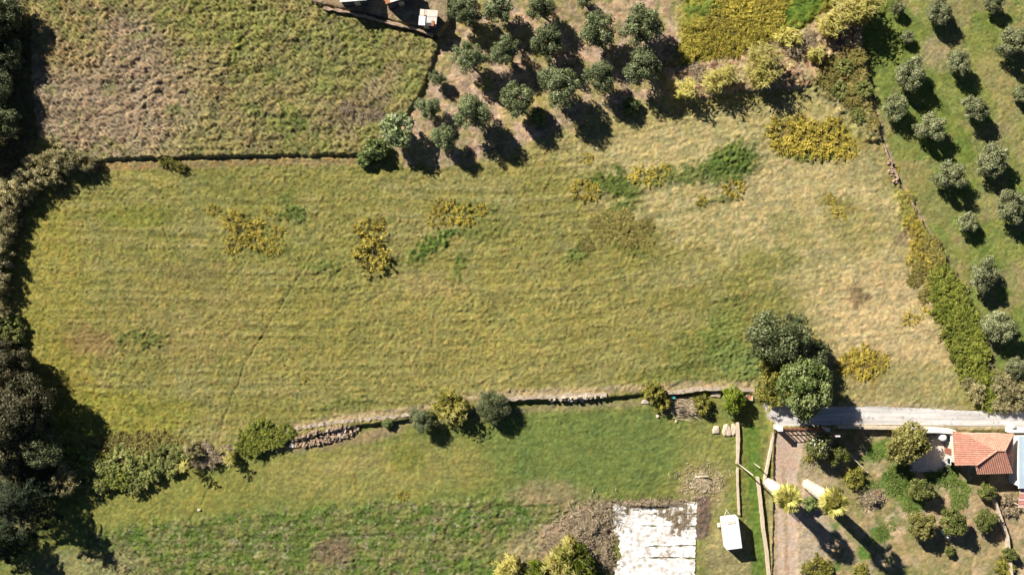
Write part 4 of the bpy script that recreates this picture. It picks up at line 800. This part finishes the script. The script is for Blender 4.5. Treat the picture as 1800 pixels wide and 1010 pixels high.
boulder("boulder", 1190, 741, 5, 6, .3, "stone", "small stone in the grass below the dry fronds", "stone", 7)
boulder("boulder", 1135, 707, 14, 8, .25, "concrete", "flat slab lying below the golden shrub", "slab", 8)
boulder("boulder", 348, 897, 7, 5, .3, "stone", "lone pale stone beside the lower field path", "stone", 9)

# manhole frame by the lane
wx, wy = W(1318, 698); t = thing("manhole", "square concrete manhole with a brown lid beside the lime tree", "manhole", (wx, wy, float(gz(wx, wy)) + .12))
MB().box((0, .42, 0), (1.0, .18, .4)).box((0, -.42, 0), (1.0, .18, .4)).box((.42, 0, 0), (.17, .66, .4)).box((-.42, 0, 0), (.17, .66, .4)).build("frame", M["stone"], t)
MB().box((0, 0, .05), (.66, .66, .08)).build("lid", M["rust"], t)
wx, wy = W(1184, 698); MBt = MB().tube([(0, 0, -.05), (0, 0, .1), (0, 0, .42), (0, 0, .46)], [.22, .26, .30, .30], 12); tag(MBt.build("tub", M["teal"], None, (wx, wy, float(gz(wx, wy)) + .03)), "small turquoise tub beside the dry fronds", "tub")

# gate and posts
gA, gB = W(1374, 751), W(1440, 751); gl_ = gB[0] - gA[0]
t = thing("gate", "red brown barred metal gate between lane and drive", "gate", (gA[0], gA[1], -.22))
for z in (.12, 1.0, 1.95): MB().box((gl_ / 2, 0, z), (gl_, .06, .09)).build("rail", M["gate"], t)
bar = MB().box((0, .002, 1.03), (.22, .03, 1.78)).mesh("bar", M["gate"])
nb = 9
for k in range(nb): link("bar", bar, t, (.08 + (gl_ - .16) * k / (nb - 1), .05, 0))
def pillar(x, y, h, s, label, mat="plaster"):
    wx, wy = W(x, y); z = float(gz(wx, wy)); t = thing("gate_pillar", label, "pillar", (wx, wy, z - .1))
    MB().box((0, 0, h / 2), (s, s, h)).build("shaft", M[mat], t, bev=.02); MB().box((0, 0, h + .05), (s + .16, s + .16, .12)).build("cap", M["plaster"], t, bev=.02); return t
pillar(1363, 748.5, 2.0, .62, "white square gate pillar at the head of the stone wall")
pillar(1446, 751, 2.0, .40, "slim tan gate pillar at the tree end of the gate", "stone")
def pole(name, x, y, h, r0, label, mat="wood", arm=None, cat="pole"):
    wx, wy = W(x, y); z = float(gz(wx, wy)); t = thing(name, label, cat, (wx, wy, z - .2)); MB().tube([(0, 0, 0), (0, 0, h * .5), (0, 0, h)], [r0, r0 * .9, r0 * .75], 8).build("shaft", M[mat], t, smooth=True)
    if arm == "lamp":
        MB().box((.25, 0, h + .03), (.65, .22, .14)).build("lamp_head", M["white"], t, bev=.03); 
    if arm == "cross":
        MB().box((0, .0, h - .35), (1.3, .10, .10), .8).build("crossarm", M["wood"], t)
        for k in (-.5, 0, .5): MB().tube([(k * .75 * 1.15, k * .75, h - .3), (k * .75 * 1.15, k * .75, h - .12)], [.05, .035], 6).build("insulator", M["white"], t)
    return t
pole("utility_pole", 1297, 814, 8.3, .11, "tall grey wooden utility pole behind the drive wall")
pole("brace_pole", 1327, 815, 3.2, .10, "short pale brace pole near the utility pole")
pole("lamp_post", 1450, 757, 4.6, .11, "red brown lamp post with a white lamp beside the gate", "gate", "lamp", "lamp")
# a plank lying on trestles in the garden: low rail fence
a, b = W(1481, 787), W(1523, 829); ra = math.atan2(b[1] - a[1], b[0] - a[0]); ln = math.hypot(b[0] - a[0], b[1] - a[1])
t = thing("garden_rail", "weathered timber rail on short posts beside the dark citrus", "rail", (*a, float(gz(*a)) - .05), ra)
MB().box((ln / 2, 0, .75), (ln, .14, .10)).build("rail", M["wood"], t)
for k in range(4): MB().box((.15 + (ln - .3) * k / 3, 0, .33), (.11, .12, .74)).build("post", M["wood"], t)
wx, wy = W(1234, 838); t0 = MB().tube([(-.95, -.1, .12), (0, 0, .16), (1.0, .12, .62)], [.12, .11, .09], 7)
tag(t0.build("log", M["wood"], None, (wx, wy, float(gz(wx, wy)) + .02), smooth=True), "pale leaning log on the dry straw", "log")

# house with a hipped terracotta roof
def face_poly(mb, pts, thick=.12):
    n = len(pts); mb.add([tuple(p) for p in pts] + [(p[0], p[1], p[2] - thick) for p in pts], [tuple(range(n)), tuple(range(2 * n - 1, n - 1, -1))] + [((i + 1) % n, i, n + i, n + (i + 1) % n) for i in range(n)])
def tile_rows(pts, spacing=.27, rad=.075):
    """barrel tile rows running down a roof slope"""
    P = [Vector(p) for p in pts]; nrm = (P[1] - P[0]).cross(P[2] - P[0]).normalized(); nrm = nrm if nrm.z > 0 else -nrm
    dn = Vector((nrm.x, nrm.y, 0)).normalized(); dn = (dn - nrm * dn.dot(nrm)).normalized(); ac = dn.cross(nrm).normalized(); o = P[0]
    Q = [((p - o).dot(ac), (p - o).dot(dn)) for p in P]; mb = MB(); u = min(q[0] for q in Q) + spacing / 2; um = max(q[0] for q in Q)
    while u < um:
        cr = []
        for i in range(len(Q)):
            (a, b), (c, d) = Q[i - 1], Q[i]
            if (a - u) * (c - u) < 0: cr.append(b + (d - b) * (u - a) / (c - a))
        cr.sort()
        for k in range(0, len(cr) - 1, 2):
            v0, v1 = cr[k] + .02, cr[k + 1] + .03; m = max(1, int((v1 - v0) / .42))
            for s in range(m):
                a0 = v0 + (v1 - v0) * s / m; a1 = v0 + (v1 - v0) * (s + 1) / m + .03; vs_ = []
                for (vv, lift, rr) in ((a0, .0, rad * .9), (a1, .022, rad * 1.08)):
                    for th in (0, 60, 120, 180):
                        w = math.radians(th); vs_.append(o + dn * vv + ac * (u + math.cos(w) * rr) + nrm * (math.sin(w) * rr + lift + .004))
                mb.add(vs_, [(0, 1, 5, 4), (1, 2, 6, 5), (2, 3, 7, 6), (3, 2, 1, 0), (4, 5, 6, 7)])
        u += spacing
    return mb
zh = -.35; E = 2.75; PK = 4.15
def hp(x, y, z): a, b = W(x, y, z); return (a, b, z)
NW, SWc, NO1, NO2, SE, NE = hp(1675, 757, E), hp(1679, 818, E), hp(1718, 818, E + 1.0), hp(1718, 832, E), hp(1779, 830, E), hp(1781, 762, E)
pk1, pk2 = hp(1752, 791.5, PK), hp(1766, 791.5, PK)
wx, wy = W(1725, 795, E); hloc = (wx, wy, zh)
house = thing("tiled_house", "small house with a hipped terracotta tile roof beside the lane", "house", hloc)
def rel(p): return (p[0] - wx, p[1] - wy, p[2] - zh)
nrt = hp(1714, 760, E + .9)
NWz = (NW[0], NW[1], E); notch = (NO1[0], NO1[1], E + (PK - E) * (NO1[0] - SWc[0]) / (pk1[0] - SWc[0]) * .98)
slopes = [("roof_slope", [NWz, SWc, notch, pk1, (pk1[0] - 2.2, NE[1] + .1, E + (PK - E) * .52)]),
          ("roof_slope", [(pk1[0] - 2.2, NE[1] + .1, E + (PK - E) * .52), pk1, pk2, NE, (pk1[0] - 2.2, NE[1] + .098, E + .0)]),
          ("roof_slope", [pk1, notch, NO2, SE, pk2]), ("roof_slope", [pk2, SE, NE])]
# keep every slope planar by splitting it into triangles from its peak
roof = MB().box((0, 0, 0), (.01, .01, .01))
slopeW = [NWz, SWc, pk1]; 
def plane_z(a, b, c, x, y):
    A, B_, C_ = Vector(a), Vector(b), Vector(c); n = (B_ - A).cross(C_ - A); return A.z - (n.x * (x - A.x) + n.y * (y - A.y)) / n.z
def onp(pl, p): return (p[0], p[1], plane_z(*pl, p[0], p[1]))
Wp = (NWz, SWc, pk1); Sp = (NO2, SE, pk1); Ep = (SE, NE, pk2); Np = (NE, (pk1[0] - 6, NE[1], E), pk1)
xs = pk1[0] - (pk1[0] - NWz[0]) * .5
wN = onp(Wp, (NWz[0] + .02, NE[1], 0)); hipN = (NWz[0] + .35, NE[1], E + .1)
polyW = [onp(Wp, SWc), onp(Wp, NO1), pk1, onp(Wp, (xs, (NE[1] + pk1[1]) / 2 + .35, 0)), onp(Wp, (NWz[0] + 1.9, NE[1], 0)), onp(Wp, NWz)]
polyN = [pk1, onp(Np, (pk2[0], pk2[1], 0)), onp(Np, NE), onp(Np, (NWz[0] + 1.9, NE[1], 0)), onp(Np, (xs, (NE[1] + pk1[1]) / 2 + .35, 0))]
polyS = [onp(Sp, pk1), onp(Sp, (NO1[0], NO1[1], 0)), NO2, SE, onp(Sp, pk2)]
polyE = [pk2, SE, NE]
for nm, poly in (("west", polyW), ("north", polyN), ("south", polyS), ("east", polyE)):
    pr = [rel(p) for p in poly]
    ar = sum(pr[i - 1][0] * pr[i][1] - pr[i][0] * pr[i - 1][1] for i in range(len(pr))); pr = pr if ar > 0 else pr[::-1]
    mb = MB(); face_poly(mb, pr); sl = mb.build("roof_slope", M["tile"], house); tag(tile_rows(pr).build("tile_rows", M["tile"], sl), kind="stuff")
rc = MB()
for a_, b_ in ((pk1, polyW[1]), (pk2, SE), (pk2, NE), (pk1, pk2)):
    a_, b_ = Vector(rel(a_)), Vector(rel(b_)); rc.tube([a_ + Vector((0, 0, .05)), (a_ + b_) / 2 + Vector((0, 0, .05)), b_ + Vector((0, 0, .05))], [.13, .13, .13], 8)
rc.build("ridge_tiles", M["tile"], house)
i_ = .38
x0, x1, xn = rel(NWz)[0] + i_, rel(SE)[0] - i_, rel(NO2)[0] + i_; y1, yA, yB = rel(NE)[1] - i_, rel(SWc)[1] + i_, rel(SE)[1] + i_
wall = MB(); ring = [(x0, y1), (x0, yA), (xn, yA), (xn, yB), (x1, yB), (x1, y1)]; n = len(ring); wt = E - zh - .12
wall.add([(x, y, -.3) for x, y in ring] + [(x, y, wt) for x, y in ring], [(i, (i + 1) % n, n + (i + 1) % n, n + i) for i in range(n)] + [tuple(range(n, 2 * n))])
wall.build("wall", M["wallpaint"], house)
MB().box((x0 - .03, (y1 + yA) / 2 - .6, 1.0), (.06, .95, 2.1)).build("door", M["gate"], house)
for yy in (1.3, -2.0):
    w_ = MB().box((x0 - .03, (y1 + yA) / 2 + yy, 1.45), (.06, 1.0, 1.0)).build("window", M["white"], house); MB().box((x0 - .065, (y1 + yA) / 2 + yy, 1.45), (.02, .8, .8)).build("pane", M["glass"], w_)
w_ = MB().box(((xn + x1) / 2, yB - .03, 1.45), (1.2, .06, 1.0)).build("window", M["white"], house); MB().box(((xn + x1) / 2, yB - .065, 1.45), (1.0, .02, .8)).build("pane", M["glass"], w_)
cx_, cy_, _ = rel(hp(1781, 775, 3.4)); MB().box((cx_ - .3, cy_, 2.95), (.4, .4, .9)).build("chimney", M["rust"], house)
# white water tank at the gable, terrace odds and ends
wx, wy = W(1668, 770, 2.0); t = thing("water_tank", "white upright water tank against the house gable", "tank", (wx - .55, wy, -.20))
MB().tube([(0, 0, 0), (0, 0, 1.7), (0, 0, 1.85), (0, 0, 1.95)], [.52, .52, .45, .22], 20).build("shell", M["white"], t, smooth=True); MB().tube([(0, 0, 1.93), (0, 0, 2.03)], [.2, .2], 12).build("lid", M["white"], t)
def chair(x, y, rz, label):
    wx, wy = W(x, y); t = thing("garden_chair", label, "chair", (wx, wy, -.18), rz); MB().box((0, 0, .43), (.5, .5, .04)).build("seat", M["tan_w"] if "tan_w" in M else M["wood"], t); MB().box((0, .25, .72), (.5, .04, .55)).build("backrest", M["wood"], t)
    for a in (-.21, .21):
        for b in (-.21, .21): MB().box((a, b, .205), (.045, .045, .41)).build("leg", M["wood"], t)
chair(1637, 773, .6, "pale garden chair in the shade on the patio")
# outbuilding at the right edge
wx, wy = W(1830, 812, 2.6); t = thing("metal_barn", "long outbuilding with a blue grey sheet metal roof", "barn", (wx, wy, -.35)); wd, dp, hh = 6.4, 7.6, 2.9
MB().box((0, 0, hh / 2 - .15), (wd - .5, dp - .4, hh + .3)).build("wall", M["plaster"], t)
for k in range(9):
    xx = -wd / 2 + wd * (k + .5) / 9; MB().box((xx, 0, hh + .06 + k * .055), (wd / 9 - .015, dp, .07)).build("roof_sheet", M["blue"], t)
MB().tube([(-wd / 2 - .06, -dp / 2, hh + .02), (-wd / 2 - .06, dp / 2, hh + .02)], [.07, .07], 8).build("gutter", M["white"], t)
wx2, wy2 = W(1822, 862, 1.8); t = thing("lean_to", "lean-to with a red and pink striped sheet roof below the blue roof", "lean-to", (wx2, wy2, -.35)); 
for k in range(9):
    yy = -2.3 + k * .52; MB().box((0, yy, 1.95 + k * .09), (5.2, .50, .05)).build("roof_sheet", M["redsheet" if k % 2 else "pinksheet"], t)
for a in (-2.3, 2.3):
    for b in (-2.2, 1.8): MB().box((a, b, .80), (.12, .12, 2.1)).build("post", M["wood"], t)
# white forecourt wall end and pillar by the lane
wx, wy = W(1800, 756, 1.2); t = thing("white_wall", "bright white wall with a rounded pillar beside the lane", "wall", (wx, wy, -.1)); MB().box((.6, 0, .6), (5.4, .75, 1.2)).build("wall_body", M["plaster"], t, bev=.03)
MB().tube([(-1.55, .62, -.1), (-1.55, .62, 1.3), (-1.55, .62, 1.45), (-1.55, .62, 1.52)], [.38, .38, .3, .1], 14).build("pillar", M["plaster"], t, smooth=True)

# sheds in the yard at the top
def shed(name, x, y, sx, sy, h, rz, label, roofs, wallmat, fall=.25, ov=.15):
    wx, wy = W(x, y, h); z = float(gz(wx, wy)); t = thing(name, label, "shed", (wx, wy, z - .1), rz); L_, D_ = sx * S, sy * S
    MB().box((0, 0, h / 2), (L_ - ov * 2, D_ - ov * 2, h)).build("wall", M[wallmat], t)
    n = len(roofs); u0 = -L_ / 2
    for k, (fr, mt) in enumerate(roofs):
        w = L_ * fr; mb = MB(); mb.box((u0 + w / 2, 0, h + .06 + (k % 2) * .035), (w + .03, D_, .05)); mb.build("roof_sheet", M[mt], t); u0 += w
    MB().box((L_ * .1, -D_ / 2 + ov - .03, .95), (.8, .05, 1.8)).build("door", M["wood"], t); return t
shed("shed", 622, -13, 46, 40, 2.3, .08, "white roofed shed, its walls coloured dark as in shade, above the rough field", [(.34, "palesheet"), (.33, "white"), (.33, "zinc")], "navy")
shed("shed", 694, -16, 42, 44, 2.9, .30, "tall shed with a white roof and an orange edge sheet", [(.2, "rust"), (.4, "palesheet"), (.4, "zinc")], "navy")
wx, wy = W(754, 36, 1.8); z = float(gz(wx, wy)); t = thing("patched_shack", "little shack with a patchwork roof of white and rusty sheets", "shed", (wx, wy, z - .15), -.08)
MB().box((0, 0, .9), (2.4, 2.05, 1.8)).build("wall", M["navy"], t)
for (px, py, sx, sy, mt, dz) in ((-.88, -.45, .95, 1.35, "white", 0), (-.95, .72, .62, .95, "palesheet", .03), (-.45, .78, .45, .85, "pinksheet", .0), (.55, .72, 1.55, .95, "palesheet", .05), (.30, -.25, 1.0, .95, "zinc", .02), (.98, -.15, .55, 1.3, "palesheet", .0), (.72, -.75, .42, .75, "rust", .08), (.30, -.92, .6, .45, "navy", .03)):
    MB().box((px, py, 1.84 + dz), (sx, sy, .04)).build("roof_sheet", M[mt], t)
MB().box((-.3, -1.04, .85), (.7, .05, 1.6)).build("door", M["wood"], t)

# white box trailer
wx, wy = W(1289.5, 939.5, 2.35); z = float(gz(wx, wy)); t = thing("box_trailer", "white box trailer parked behind the thin wall", "trailer", (wx, wy, z + .02), math.radians(7.5))
MB().box((0, 0, 1.42), (2.35, 4.55, 1.9)).build("body", M["white"], t, bev=.09)
for yy in (-1.4, -.2, 1.0): MB().box((0, yy, 2.372), (2.1, .035, .012)).build("roof_seam", M["zinc"], t)
MB().box((0, 1.75, 2.40), (1.2, .45, .07)).build("roof_hatch", M["palesheet"], t, bev=.02); MB().box((0, 0, .40), (1.5, 4.1, .14)).build("chassis", M["navy"], t)
MB().box((0, -2.285, .56), (2.2, .04, .16)).build("rear_band", M["blue"], t)
for s_ in (-1, 1):
    o = MB().tube([(s_ * .82, -.2, .32), (s_ * 1.12, -.2, .32)], [.33, .33], 16).build("wheel", M["black"], t); MB().tube([(s_ * 1.0, -.2, .32), (s_ * 1.135, -.2, .32)], [.18, .16], 12).build("rim", M["zinc"], o)
MB().tube([(-.5, 2.1, .42), (0, 3.1, .42)], [.045, .045], 6).tube([(.5, 2.1, .42), (0, 3.1, .42)], [.045, .045], 6).tube([(0, 3.1, .0), (0, 3.1, .5)], [.04, .04], 6).build("drawbar", M["zinc"], t)
MB().box((-1.42, .9, .22), (.45, .6, .10)).box((-1.42, .68, .08), (.3, .06, .22)).box((-1.42, 1.12, .08), (.3, .06, .22)).build("step", M["palesheet"], t)
MB().box((-1.19, .9, 1.35), (.04, .7, 1.6)).build("door", M["palesheet"], t)

# white plastic sheeting, laid in overlapping strips
for k in range(8):
    ya = 887 + k * 18.6; xa0 = 1079 + (0, -1, 2, 9, 13, 9, 2, -3)[k]; xa1 = 1226 - k * .6; r = np.random.default_rng(60 + k); a, b = W(xa0, ya), W(xa1, ya + 18.9)
    nxx, nyy = 74, 12; U, Vv = np.meshgrid(np.linspace(0, 1, nxx), np.linspace(0, 1, nyy)); gxw = a[0] + (b[0] - a[0]) * U + (.9 * (fbm(Vv * 4 + k * 4, U * 0, 77, 3) - .5)) * (1 - U) + .3 * (fbm(Vv * 5 + k * 5, U * 0, 78, 2) - .5) * U; gyw = a[1] + (b[1] - a[1]) * Vv + .40 * (fbm(U * 11, Vv * 2.2 + k * 7, 3, 3) - .5) - .25 * U * (k % 3 - 1)
    base = gz(gxw, gyw); zz = base + .075 + .012 * k + .16 * np.maximum(0, fbm(U * 22, Vv * 4 + k * 9, 71 + k, 3) - .45) + .05 * np.maximum(0, vnoise(U * 60, Vv * 6, 5 + k) - .4)
    ix = np.arange(nxx * nyy).reshape(nyy, nxx); F = np.stack([ix[1:, :-1], ix[1:, 1:], ix[:-1, 1:], ix[:-1, :-1]], -1).reshape(-1, 4)
    if k == 0: t = thing("plastic_sheeting", "white crumpled plastic sheeting strewn with withered plants", "sheeting", (0, 0, 0))
    link("strip", mesh_np("strip", np.stack([gxw, gyw, zz], -1).reshape(-1, 3), F, M["film"], smooth=True), t)
# small odds and ends in the garden
boulder("sack", 1660, 935, 8, 11, .5, "plaster", "white sack lying between the two citrus trees", "sack", 12, .5)
boulder("sack", 1668, 944, 10, 6, .4, "plaster", "crumpled white sack against the citrus foot", "sack", 13, -.4)
boulder("bucket_lid", 1543, 868, 5, 4, .3, "red", "small red bucket on the prunings heap", "bucket", 14)
boulder("sack", 1549, 876, 5, 6, .3, "plaster", "small white bag beside the prunings heap", "bag", 15, .7)
